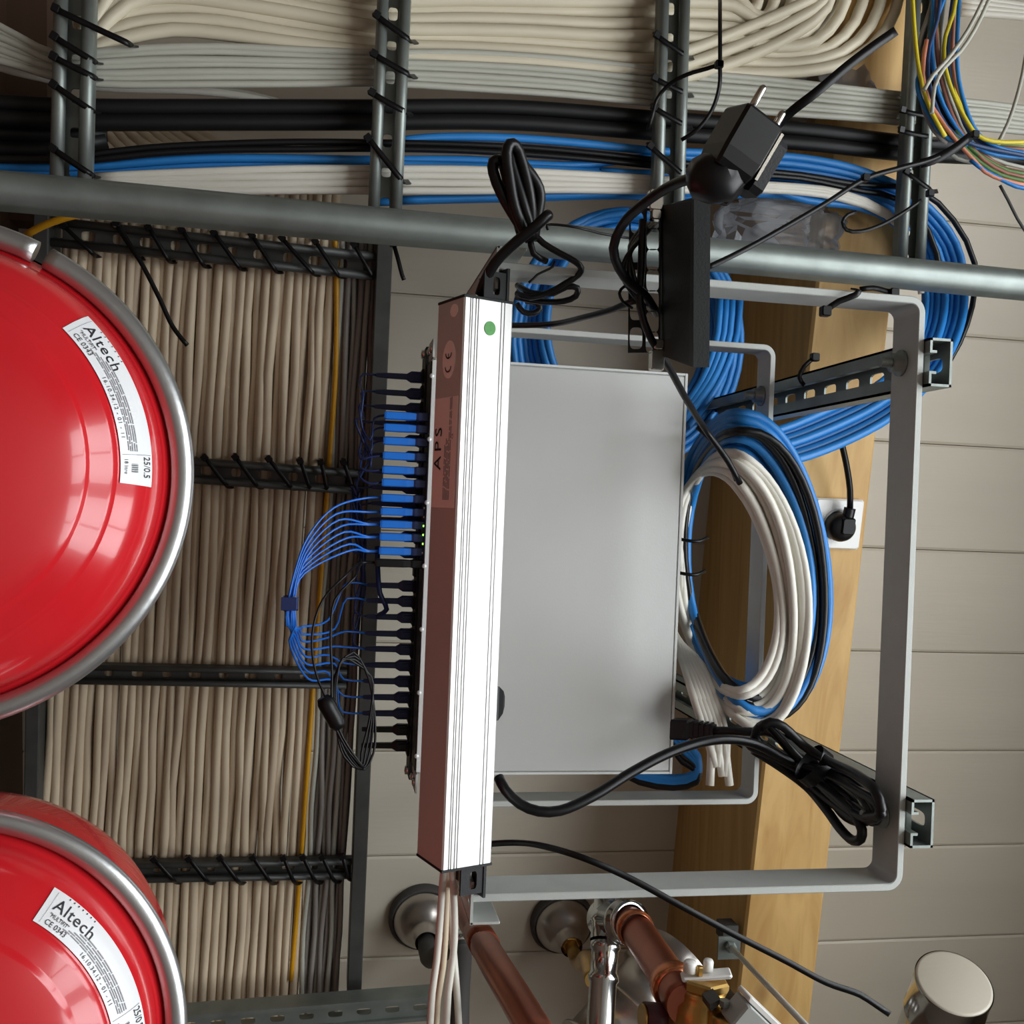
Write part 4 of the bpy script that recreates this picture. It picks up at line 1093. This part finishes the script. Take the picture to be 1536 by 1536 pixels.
for i in range(5):                                     # blue tails at the lower edge of the switch
    MB().tube(spline([P(1000, 1075 + 8 * i, 1.15), P(1025, 1110 + 8 * i, 1.14), P(1046, 1135 + 5 * i, 1.13), P(1044, 1160 + 3 * i, 1.13), P(1010, 1168 + 3 * i, 1.14), P(960, 1160 + 3 * i, 1.15), P(920, 1150, 1.16)], .015), .005, sides=9).build('loose_end', M['blue'] if i < 3 else M['black'], near)
MB().tube(spline([P(1046, 640, 1.0), P(1068, 660, .995), P(1092, 690, .995), P(1105, 720, 1.0)], .01), .0030, sides=8).build('tie_tail', M['tie'], near)
for (x, y) in ((1040, 808), (1036, 858)):
    MB().tube(spline([P(x - 22, y, 1.2), P(x - 8, y + 3, 1.19), P(x + 8, y + 4, 1.19), P(x + 22, y - 2, 1.2)], .006), .0022, sides=6).build('tie', M['tie'], near)

# ================================================================== cord bundle at the lower right
db = thing('cord_bundle', 'tied bundle of thick black power cord near the lower right corner of the switch', 'cord bundle', P(1200, 1160, .95))
o_ = P(1014, 1093, 1.02)
con = [P(1012, 1094, 1.03), P(1040, 1094, 1.02)]
d = (P(1072, 1096, 1.00) - P(1012, 1093, 1.03)).normalized(); s1 = EY; s2_ = d.cross(s1).normalized()
MB().loft([oct_(P(1010, 1093, 1.03), s1, s2_, .0105, .009, .8), oct_(P(1034, 1094, 1.02), s1, s2_, .0105, .009, .8), oct_(P(1038, 1094, 1.018), s1, s2_, .0085, .007, .8), oct_(P(1072, 1096, 1.00), s1, s2_, .006, .0055, .8)]).build('inlet_plug', M['black'], db)
for i in range(4):
    q_ = P(1040 + 8 * i, 1094, 1.017 - .004 * i)
    MB().loft([oct_(q_, s1, s2_, .0092 - .0008 * i, .0078, .8), oct_(q_ + d * .0025, s1, s2_, .0092 - .0008 * i, .0078, .8)]).build('strain_rib', M['black'], db)
CR = .0045
def dl(lst, r=CR, name='cord_loop'):
    w = []
    for x, y, z in lst:
        lim = .79 * 894 / (x - 480) - .016 if x > 1100 else 9
        w.append(P(x, y, min(z, lim - (.95 - z) * .6)))
    MB().tube(spline(w, .007), r, sides=12).build(name, M['black'], db)
dl([(1070, 1096, 1.0), (1100, 1097, .99), (1130, 1098, .97), (1160, 1100, .95), (1190, 1130, .94), (1230, 1150, .93), (1280, 1175, .92), (1310, 1205, .92), (1318, 1225, .92), (1308, 1232, .92), (1290, 1218, .925), (1250, 1185, .935), (1200, 1150, .945)], name='cord_lead')
dl([(748, 1166, .88), (758, 1185, .87), (780, 1206, .865), (808, 1217, .86), (840, 1216, .86), (890, 1194, .865), (945, 1160, .875), (1000, 1131, .885), (1050, 1114, .895), (1090, 1109, .905), (1130, 1115, .915), (1165, 1132, .925), (1200, 1150, .93)], .0046, 'cord_lead')
dl([(1210, 1150, .925), (1180, 1118, .93), (1160, 1095, .93), (1150, 1086, .93), (1140, 1090, .93), (1132, 1104, .935), (1150, 1125, .935), (1190, 1145, .93), (1240, 1160, .92), (1290, 1188, .91), (1316, 1205, .905), (1322, 1220, .905), (1300, 1225, .91)])
dl([(1140, 1092, .925), (1155, 1083, .922), (1175, 1090, .92), (1205, 1118, .918), (1240, 1140, .915), (1285, 1162, .91), (1312, 1185, .905), (1322, 1212, .905), (1312, 1228, .91), (1285, 1222, .915), (1250, 1195, .92), (1215, 1165, .925), (1160, 1135, .93), (1125, 1118, .93), (1120, 1110, .93)])
dl([(1130, 1125, .94), (1170, 1150, .935), (1210, 1180, .93), (1240, 1215, .92), (1262, 1245, .915), (1280, 1261, .912), (1291, 1258, .912), (1293, 1245, .912), (1282, 1222, .915), (1255, 1195, .92), (1225, 1170, .925)])
dl([(1125, 1118, .945), (1160, 1140, .94), (1205, 1170, .935), (1250, 1205, .93), (1290, 1232, .925), (1308, 1222, .925), (1290, 1190, .925), (1245, 1160, .93), (1205, 1140, .935)], .0048)
dl([(1150, 1120, .95), (1200, 1155, .945), (1240, 1190, .94), (1270, 1225, .935), (1290, 1230, .935), (1280, 1205, .935), (1240, 1170, .94)], .0048)
cx_ = P(1222, 1140, .925); tdir = (P(1270, 1190, .925) - P(1170, 1110, .93)).normalized(); tn = EZ.cross(tdir).normalized()
rg = [[P(1222, 1150, .905) + tdir * v_ + tn * (.020 * math.cos(a)) + EZ * (.015 * math.sin(a)) for a in [2 * math.pi * k / 20 for k in range(20)]] for v_ in (-.007, .006)]
MB().loft(rg, caps=False, smooth=True).build('tie_band', M['black'], db)

# ================================================================== wall socket on the beam
sk = P(1256, 785, BA - .001, CB)
so = thing('wall_socket', 'white square wall socket mounted on the pine beam', 'socket', sk)
be_y = V(0, 1, CB).normalized(); be_n = V(0, CB, -1).normalized(); be_x = V(1, 0, 0)
W_ = size(38, sk)
MB().box(sk, be_x, be_y, be_n, -W_ - .006, W_ - .002, -W_, W_, 0, .009, bev=.0035).build('face_plate', M['socket'], so)
MB().lathe(sk + be_n * .009 + V(-.003, 0, 0), be_n, [(.024, 0), (.024, .002), (.021, .002), (.021, .0005), (.0001, .0005)], 40).build('socket_rim', M['socket'], so)
pk = P(1256, 789, BA - .012, CB)
pg = thing('mains_plug', 'black round mains plug pushed into the white wall socket', 'plug', pk)
MB().lathe(pk, be_n, [(.0215, -.002), (.0215, .012), (.0195, .019), (.014, .024), (.0001, .025)], 36).build('plug_body', M['black'], pg)
p2 = pk + be_n * .016
MB().box(p2 + be_x * .004 + be_y * -.004, be_x, be_y, be_n, -.010, .010, -.012, .012, 0, .012, bev=.002).build('grip', M['blackrubber'], pg)
nk = [p2 + be_y * -.014 + be_x * .006, p2 + be_y * -.030 + be_x * .008]
MB().tube(spline([nk[0], (nk[0] + nk[1]) / 2, nk[1]], .004), .0085, sides=12).build('strain_relief', M['black'], pg)
cord('plug_cord', [nk[1], P(1275, 735, 1.385, CB), P(1271, 705, 1.38, CB), P(1266, 680, 1.375, CB), P(1258, 650, 1.37, CB), P(1240, 610, 1.37, CB)], .0045, M['black'], None, parent=pg, sides=12)

# ================================================================== coloured wires at the upper right
wz = 1.12
cw = {'blue': M['blue'], 'brown': mat('brown_wire', srgb(150, 96, 78), .45), 'gy': mat('yellow_green_wire', srgb(208, 190, 40), .4), 'green': mat('green_wire', srgb(78, 112, 52), .45), 'grey': M['midgrey'], 'black': M['black'], 'orange': mat('salmon_wire', srgb(206, 132, 104), .45), 'dkblue': mat('dark_blue_wire', srgb(34, 62, 104), .45), 'white': M['greycable']}
cname = {'blue': 'blue', 'brown': 'brown', 'gy': 'yellow and green', 'green': 'green', 'grey': 'grey', 'black': 'black', 'orange': 'salmon', 'dkblue': 'dark blue', 'white': 'pale grey'}
wires = [
    ('gy', [(1368, -20), (1370, 20), (1372, 50), (1376, 90), (1384, 130), (1398, 170), (1418, 205)]),
    ('blue', [(1400, -20), (1398, 40), (1390, 80), (1376, 120), (1378, 140), (1392, 170), (1412, 200), (1440, 215), (1470, 222)]),
    ('grey', [(1400, 0), (1390, 30), (1378, 70), (1380, 130), (1386, 165), (1400, 195), (1420, 215)]),
    ('brown', [(1418, -20), (1410, 20), (1394, 55), (1382, 90), (1383, 125), (1396, 165), (1420, 200), (1450, 215), (1550, 225)]),
    ('dkblue', [(1412, -20), (1406, 30), (1394, 70), (1392, 110), (1400, 150), (1420, 190), (1448, 212), (1550, 236)]),
    ('blue', [(1424, -20), (1408, 20), (1398, 60), (1400, 100), (1408, 140), (1424, 175), (1446, 205), (1480, 228), (1550, 238)]),
    ('black', [(1405, -20), (1404, 30), (1398, 70), (1396, 110), (1406, 150), (1426, 190), (1450, 214), (1550, 242)]),
    ('gy', [(1412, -20), (1410, 25), (1412, 60), (1414, 90), (1422, 115), (1432, 140), (1446, 170), (1460, 198), (1480, 214), (1550, 217)]),
    ('gy', [(1436, -20), (1430, 20), (1418, 55), (1416, 90), (1424, 125), (1436, 155), (1452, 185), (1466, 203), (1490, 212), (1550, 213)]),
    ('brown', [(1402, -20), (1404, 50), (1408, 100), (1420, 150), (1436, 190), (1450, 210), (1475, 240), (1510, 260), (1550, 268)]),
    ('white', [(1420, -20), (1414, 30), (1412, 80), (1420, 130), (1434, 170), (1450, 205), (1490, 238), (1550, 255)]),
    ('brown', [(1428, -20), (1430, 30), (1428, 80), (1432, 120), (1444, 160), (1458, 195), (1480, 218), (1550, 230)]),
    ('orange', [(1390, 60), (1384, 110), (1392, 150), (1412, 180), (1430, 205), (1456, 235), (1478, 258), (1505, 270), (1550, 280)]),
    ('blue', [(1440, -20), (1437, 30), (1435, 80), (1438, 120), (1448, 160), (1460, 190), (1474, 208), (1500, 222), (1550, 232)]),
    ('dkblue', [(1432, -20), (1424, 40), (1422, 90), (1430, 140), (1444, 180), (1462, 206), (1500, 226), (1550, 240)]),
    ('green', [(1396, 70), (1402, 115), (1416, 155), (1440, 190), (1462, 207), (1490, 216), (1550, 220)]),
    ('green', [(1426, 196), (1446, 222), (1470, 244), (1500, 262), (1550, 274)]),
    ('green', [(1432, 196), (1455, 222), (1480, 240), (1512, 256), (1550, 262)]),
    ('brown', [(1450, 208), (1480, 236), (1510, 254), (1550, 260)]),
    ('white', [(1420, 225), (1436, 238), (1460, 244), (1500, 262), (1550, 270)]),
    ('blue', [(1456, 240), (1480, 258), (1500, 268), (1525, 280), (1550, 284)]),
    ('white', [(1480, -10), (1452, 45), (1420, 90), (1400, 112), (1386, 135)]),
    ('white', [(1488, -10), (1462, 45), (1440, 78), (1416, 102), (1402, 130), (1398, 170)]),
]
for i, (c, pts) in enumerate(wires):
    w = [P(x, y, wz + .006 * ((i * 5) % 4) - (.02 if i > 20 else 0)) for x, y in pts]
    cord('loose_wire', w, .0026 if c != 'white' else .0024, cw[c], 'thin %s wire in the coloured bunch at the upper right corner' % cname[c], 'wire', cname[c] + ' wires at the upper right', sides=8, step=.015)
cord('loose_wire', [P(1540, 75, 1.2), P(1534, 110, 1.2), P(1524, 150, 1.2), P(1512, 185, 1.2), P(1498, 213, 1.2)], .0026, M['greycable'], 'single grey wire hanging apart at the right edge near the plank seam', 'wire', sides=8)
cord('loose_wire', [P(1500, 278, 1.25), P(1512, 300, 1.25), P(1526, 328, 1.25), P(1540, 350, 1.25)], .0020, M['rubber'], 'short dark wire tail at the right edge below the coloured bunch', 'wire', sides=8)
for i in range(4):                                     # white cables at the very corner
    cord('white_cable', [P(1440, 6 + 9 * i - 14, 1.5), P(1480, 10 + 7 * i - 10, 1.5), P(1560, 22 + 5 * i - 10, 1.5)], .0062, M['white'], 'white cable at the top right corner behind the coloured wires', 'cable', 'white cables at the top right corner', step=.02)

# ================================================================== long loose cable ties
def long_tie(pts, w, label, head=None):
    r = thing('cable_tie', label, 'cable tie', P(*pts[0]))
    strap('strap', [P(*q) for q in pts], w, M['tie'], parent=r)
    hp = P(*(head or pts[0]))
    MB().box(hp, EX, EY, EZ, -.0042, .0042, -.0042, .0042, -.004, .004, bev=.001).build('lock_head', M['tie'], r)
long_tie([(1343, 47, .86), (1315, 66, .86), (1270, 100, .86), (1225, 138, .865), (1190, 165, .88), (1150, 205, .95), (1120, 226, 1.08), (1085, 238, 1.205)], .0042, 'wide black cable tie slanting from the cream cables down to the loose plug', (1085, 238, 1.205))
long_tie([(1080, -30, 1.205), (1080, 30, 1.12), (1080, 95, 1.10), (1079, 130, 1.10), (1068, 165, 1.11), (1045, 195, 1.12), (1022, 210, 1.13)], .0022, 'thin black cable tie hanging in a curve left of the loose plug', (1079, 97, 1.10))
long_tie([(1078, 97, 1.10), (1060, 103, 1.11), (1030, 112, 1.12), (1000, 130, 1.14), (985, 150, 1.15), (978, 175, 1.15), (972, 195, 1.16)], .0022, 'thin black cable tie looping from the hanging one onto the third rung')
long_tie([(1440, 218, 1.08), (1400, 238, 1.07), (1350, 252, 1.06), (1298, 268, 1.05), (1240, 304, 1.04), (1170, 345, 1.03), (1110, 378, 1.02), (1060, 402, 1.02)], .0028, 'long black cable tie slanting from the coloured wires down to the round rail', (1298, 267, 1.05))
long_tie([(1382, 300, 1.13), (1350, 322, 1.13), (1320, 338, 1.13), (1290, 347, 1.13), (1270, 345, 1.13), (1264, 333, 1.13), (1272, 322, 1.13), (1285, 318, 1.13)], .0022, 'curled black cable tie end below the blue bend', (1395, 290, 1.13))
long_tie([(1455, 205, 1.07), (1430, 224, 1.07), (1400, 240, 1.075), (1380, 246, 1.08)], .0050, 'thick black cable tie strapped around the coloured wires', (1462, 202, 1.07))
long_tie([(175, 335, 1.22), (200, 375, 1.22), (215, 400, 1.22), (238, 445, 1.22), (258, 488, 1.22), (270, 505, 1.22), (281, 518, 1.22)], .0026, 'black cable tie tail hanging over the beige cables beside the upper red tank')
long_tie([(590, 365, 1.20), (596, 385, 1.20), (603, 412, 1.20), (606, 420, 1.20)], .0024, 'short black cable tie tail below the round rail at the ladder end')
long_tie([(730, 1266, .87), (770, 1264, .85), (810, 1268, .82), (870, 1285, .79), (940, 1315, .785), (1020, 1358, .78), (1100, 1401, .78), (1180, 1442, .78), (1240, 1474, .78), (1290, 1492, .78), (1312, 1506, .78), (1334, 1521, .78)], .0025, 'very long black cable tie crossing the lower bracket arm towards the lower right')
long_tie([(1238, 466, .80), (1258, 452, .795), (1284, 442, .79), (1288, 436, .79), (1280, 434, .80)], .0026, 'black cable tie around the upper arm of the near bracket', (1238, 467, .795))
long_tie([(1340, 440, .84), (1310, 432, .84), (1290, 434, .84)], .0022, 'black cable tie tail lying behind the upper bracket arm')
long_tie([(1222, 536, .985), (1206, 550, .985), (1199, 566, .99), (1206, 578, .995)], .0022, 'black cable tie around the upper strut channel', (1222, 536, .985))

# ================================================================== plastic bags tucked behind the ladder
def crumpled(cx, cy, z, rx, ry, rz, seed, label):
    import bmesh
    bm = bmesh.new(); bmesh.ops.create_icosphere(bm, subdivisions=4, radius=1.0)
    c = P(cx, cy, z); hx, hy = size(rx, c), size(ry, c)
    mb = MB(); vs = []
    for v in bm.verts:
        p = v.co.copy()
        d = 1 + .28 * noise.noise(p * 2.2 + V(seed, 0, 0)) + .16 * abs(noise.noise(p * 5 + V(0, seed, 0))) - .12 * abs(noise.noise(p * 11))
        sx = math.copysign(abs(p.x) ** .6, p.x); sy = math.copysign(abs(p.y) ** .6, p.y)
        vs.append(c + V(sx * hx * d, sy * hy * d, p.z * rz * d))
    bm.verts.index_update()
    mb.add(vs, [tuple(v.index for v in f.verts) for f in bm.faces], False)
    bm.free()
    return mb.build('plastic_bag', M['film'], None, label, 'plastic bag')
crumpled(1165, 345, 1.36, 95, 42, .05, 3.1, 'crumpled clear plastic bag below the blue cables beside the beam')
crumpled(1240, 130, 1.37, 72, 48, .05, 9.4, 'crumpled clear plastic bag behind the cream cables at the top right')

# ================================================================== plumbing at the lower edge
NC = V(0, CB, -1).normalized()
def PCEIL(x, y): return P(x, y, CA, CB)
def gland(px, py, r, label):
    c = PCEIL(px, py)
    root = thing('pipe_gland', label, 'pipe gland', c)
    MB().lathe(c, NC, [(r, 0), (r * 1.02, .010), (r * .96, .018), (r * .9, .020), (r * .88, .012)], 48).build('rubber_collar', M['rubber'], root)
    MB().lathe(c, NC, [(r * .9, .012), (r * .86, .024), (r * .74, .038), (r * .56, .050), (r * .40, .058), (r * .33, .068), (r * .33, .09)], 48).build('steel_dome', M['satin'], root)
    return root, c
g1, c1g = gland(634, 1372, .062, 'brushed steel pipe gland on the ceiling behind the white cables, the left one')
g2, c2g = gland(842, 1380, .060, 'brushed steel pipe gland on the ceiling left of the silver tee')
p0 = c1g + NC * .085
MB().tube(spline([p0 - NC * .01, p0 + NC * .05, P(690, 1412, 1.55), P(692, 1440, 1.5), P(689, 1480, 1.46), P(686, 1600, 1.4)], .02), .0155, sides=18).build('outlet_pipe', M['rubber'], g1)
MB().tube([P(690, 1404, 1.53), P(692, 1420, 1.515)], .0185, sides=20).build('outlet_collar', M['chrome'], g1)
p0 = c2g + NC * .06
MB().lathe(p0, NC, [(.0001, .0), (.020, .0), (.020, .022), (.015, .026), (.0001, .026)], 6, smooth=False).build('brass_nut', M['brass'], g2)
MB().tube(spline([p0 + NC * .02, p0 + NC * .07, P(880, 1440, 1.5), P(890, 1470, 1.4)], .02), .012, sides=16).build('outlet_pipe', M['brass'], g2)

# copper pipe on the left, coming towards the viewer
cp = thing('copper_pipe', 'thick copper pipe slanting down beside the lower end of the power strip', 'pipe', P(760, 1480, .95))
MB().tube(spline([P(686, 1345, 1.30), P(712, 1392, 1.15), P(742, 1446, 1.0), P(775, 1500, .90), P(822, 1580, .80)], .03), .0150, sides=28).build('pipe', M['copper'], cp)
MB().tube([P(716, 1398, 1.13), P(728, 1420, 1.07)], .0162, sides=28).build('joint', M['copper'], cp)

# silver press tee with copper elbow
te = thing('press_tee', 'shiny steel press fitting tee with vertical pipe at the lower edge', 'pipe fitting', P(903, 1460, 1.28))
def ringed(mb, a, b, r, beads):
    d = (b - a); L = d.length; d.normalize()
    prof = [(r, 0)]
    for f in beads: prof += [(r, f * L - .006), (r * 1.13, f * L - .003), (r * 1.13, f * L + .003), (r, f * L + .006)]
    prof += [(r, L)]
    return mb.lathe(a, d, prof, 36)
ringed(MB(), P(909, 1402, 1.27), P(897, 1600, 1.20), .0172, (.09, .34)).build('vertical_pipe', M['chrome'], te)
ringed(MB(), P(914, 1345, 1.30), P(908, 1412, 1.265), .0196, (.55,)).build('tee_body', M['chrome'], te)
a_, b_ = P(905, 1378, 1.30), P(944, 1384, 1.235)
ringed(MB(), a_, b_, .0245, (.8,)).build('side_branch', M['chrome'], te)
MB().lathe(b_, (b_ - a_).normalized(), [(.0245, -.004), (.027, .0), (.027, .004), (.022, .004)], 36).build('branch_bead', M['chrome'], te)
ce_ = thing('copper_pipe', 'copper elbow pipe leading from the silver tee to the brass valve', 'pipe', P(970, 1430, 1.1))
MB().tube(spline([a_ + (b_ - a_) * .6, b_, P(958, 1400, 1.19), P(985, 1440, 1.10), P(1018, 1490, 1.0), P(1030, 1508, .97)], .015), .0200, sides=28).build('pipe', M['copper'], ce_)
q0, q1 = P(951, 1391, 1.205), P(957, 1399, 1.185)
MB().lathe(q0, (q1 - q0).normalized(), [(.0200, -.002), (.0226, .0), (.0232, .006), (.0226, .012), (.0200, .014)], 36).build('pressed_bead', M['copperbright'], ce_)
q0, q1 = P(1006, 1472, 1.03), P(1016, 1487, 1.01)
MB().lathe(q0, (q1 - q0).normalized(), [(.0200, -.004), (.0235, .0), (.0245, .014), (.0235, .018), (.0200, .02)], 36).build('union', M['copperbright'], ce_)

# sheet-metal duct behind
du = thing('air_duct', 'grey sheet metal duct behind the silver tee at the lower edge', 'duct', P(940, 1500, 1.55))
a_, b_ = P(850, 1640, 1.52), P(1020, 1440, 1.62)
ringed(MB(), a_, b_, .064, (.25, .55, .8)).build('duct_tube', M['satin'], du)
MB().lathe(b_, (b_ - a_).normalized(), [(.064, 0), (.05, .004), (.0001, .004)], 36).build('duct_end', M['satin'], du)

# brass valve
va = thing('brass_valve', 'brass valve with white lever plate at the lower edge in front of the beam', 'valve', P(1050, 1520, .98))
vo_, vd = P(1056, 1482, .98), (P(1046, 1600, .98) - P(1056, 1482, .98)).normalized()
MB().lathe(vo_, vd, [(.0001, -.004), (.020, -.004), (.024, .0), (.0255, .004), (.0255, .009), (.031, .014), (.033, .03), (.033, .08)], 36).build('valve_body', M['brass'], va)
MB().lathe(P(1058, 1466, .975), vd, [(.0001, .0), (.022, .0), (.0245, .002), (.0245, .009), (.022, .011), (.0001, .011)], 6, smooth=False, ref=V(.8, 0, -.6)).build('bonnet_nut', M['brass'], va)
lev = [P(1016, 1470, .985), P(1030, 1459, .98), P(1092, 1452, .97), P(1100, 1457, .968), P(1098, 1462, .968)]
lo_ = P(1022, 1462, .98); ld_ = (P(1100, 1456, .968) - lo_).normalized(); ln = vd.cross(ld_).normalized()
MB().box(lo_, ld_, vd, ln, 0, .050, 0, .0045, -.010, .010, bev=.0018).build('lever_plate', M['socket'], va)
for (x, y, w) in ((1036, 1449, .0068), (1063, 1447, .0052)):
    MB().lathe(P(x, y - 8, .975), vd, [(.0001, 0), (w * .8, 0), (w, .002), (w, .011), (.0001, .011)], 16).build('lever_screw', M['socket'], va)
MB().lathe(P(1050, 1449, .97), vd, [(.0001, 0), (.003, 0), (.0038, .001), (.0038, .009), (.0001, .009)], 6, smooth=False).build('spindle', M['brass'], va)
MB().tube([P(1012, 1530, 1.0), P(966, 1527, 1.0)], .0155, sides=24).build('side_cap', M['maroon'], va, 'maroon plastic cap')
MB().tube([P(967, 1527, 1.0), P(962, 1527, 1.0)], .0135, sides=24).build('cap_insert', M['brass'], va)
cl0 = P(1090, 1512, .93)
MB().loft([[cl0 + V(x, y, z) for x, y in ((-.017, -.004), (-.006, -.009), (.004, .006), (.012, -.008), (.020, .008), (.016, .010), (.010, -.003), (.004, .011), (-.007, -.004), (-.016, .003))] for z in (0, .022)]).build('clip', M['galv_dark'], va)
MB().lathe(P(1087, 1500, .925), vd, [(.0001, 0), (.005, 0), (.005, .006), (.0001, .006)], 6, smooth=False).build('clip_bolt', M['galv'], va)
MB().lathe(P(1088, 1520, .94), vd, [(.0001, 0), (.013, 0), (.0145, .003), (.0145, .05)], 28).build('drain_spout', M['brass'], va)
# actuator box
ab = P(1120, 1512, .90)
act = thing('valve_actuator', 'pale grey actuator box cut off by the lower edge beside the threaded rod', 'actuator', ab)
ad = (P(1190, 1580, .88) - ab).normalized(); an = EZ.cross(ad).normalized()
MB().box(ab, ad, an, EZ, .0, .06, -.004, .022, 0, .03, bev=.002).build('housing', M['bracket'], act)
MB().box(ab, ad, an, EZ, -.001, .06, -.010, -.005, .004, .03, bev=.001).build('lid', M['socket'], act)

# threaded rod on the beam side
rd = thing('threaded_rod', 'thin steel threaded rod on a small plate beside the beam', 'threaded rod', P(1095, 1420, 1.50))
rp0, rp1 = P(1096, 1420, 1.50), P(1260, 1592, 1.02)
MB().tube([rp0, rp1], .0040, sides=14).build('rod', M['coverlip'], rd)
rdn = (rp1 - rp0).normalized()
MB().box(P(1094, 1422, 1.505), EX, EY, EZ, -.0185, .0185, -.018, .018, 0, .003, bev=.0006).build('plate', M['galv'], rd)
MB().lathe(rp0, rdn, [(.0001, -.002), (.009, -.002), (.009, .006), (.0065, .0075), (.0001, .0075)], 6, smooth=False).build('nut', M['galv'], rd)
MB().box(P(1096, 1400, 1.53), EX, EY, EZ, -.013, .013, -.012, .012, 0, .03, bev=.001).build('spring_clip', M['galv_dark'], rd)

# capped pipe at the lower right
pc = P(1431, 1474, 1.18)
pipe = thing('capped_pipe', 'shiny round pipe end with cream cap at the lower right corner', 'pipe', pc)
pax = V(.10, .82, .45).normalized()
R_ = .0475
MB().lathe(pc, pax, [(R_, .0), (R_ * 1.01, .002), (R_, .004), (R_, .062), (R_ * 1.03, .064), (R_ * 1.03, .066), (R_, .068), (R_, .20)], 56).build('pipe_body', M['chrome'], pipe)
MB().lathe(pc, pax, [(R_ * .985, .003), (R_ * .97, -.0005), (R_ * .9, -.0015), (.0001, -.0015)], 56).build('end_cap', M['plank'], pipe)

# white cables dropping behind the lower end of the power strip
wc = [
    [(668, 1280, .86), (664, 1320, .86), (660, 1380, .86), (655, 1440, .86), (648, 1490, .86), (643, 1580, .86)],
    [(672, 1280, .875), (670, 1330, .875), (668, 1390, .875), (664, 1450, .875), (656, 1500, .875), (652, 1580, .875)],
    [(676, 1280, .86), (680, 1335, .86), (682, 1390, .86), (680, 1430, .86), (672, 1490, .86), (668, 1580, .86)],
    [(670, 1280, .885), (674, 1340, .885), (678, 1400, .885), (682, 1450, .88), (686, 1500, .88), (690, 1580, .88)],
]
for i, l in enumerate(wc):
    cord('white_cable', px_path(l), .0031, M['white'] if i != 1 else M['beige'], 'white cable dropping behind the lower end of the power strip', 'cable', 'white cables below the power strip', step=.02)
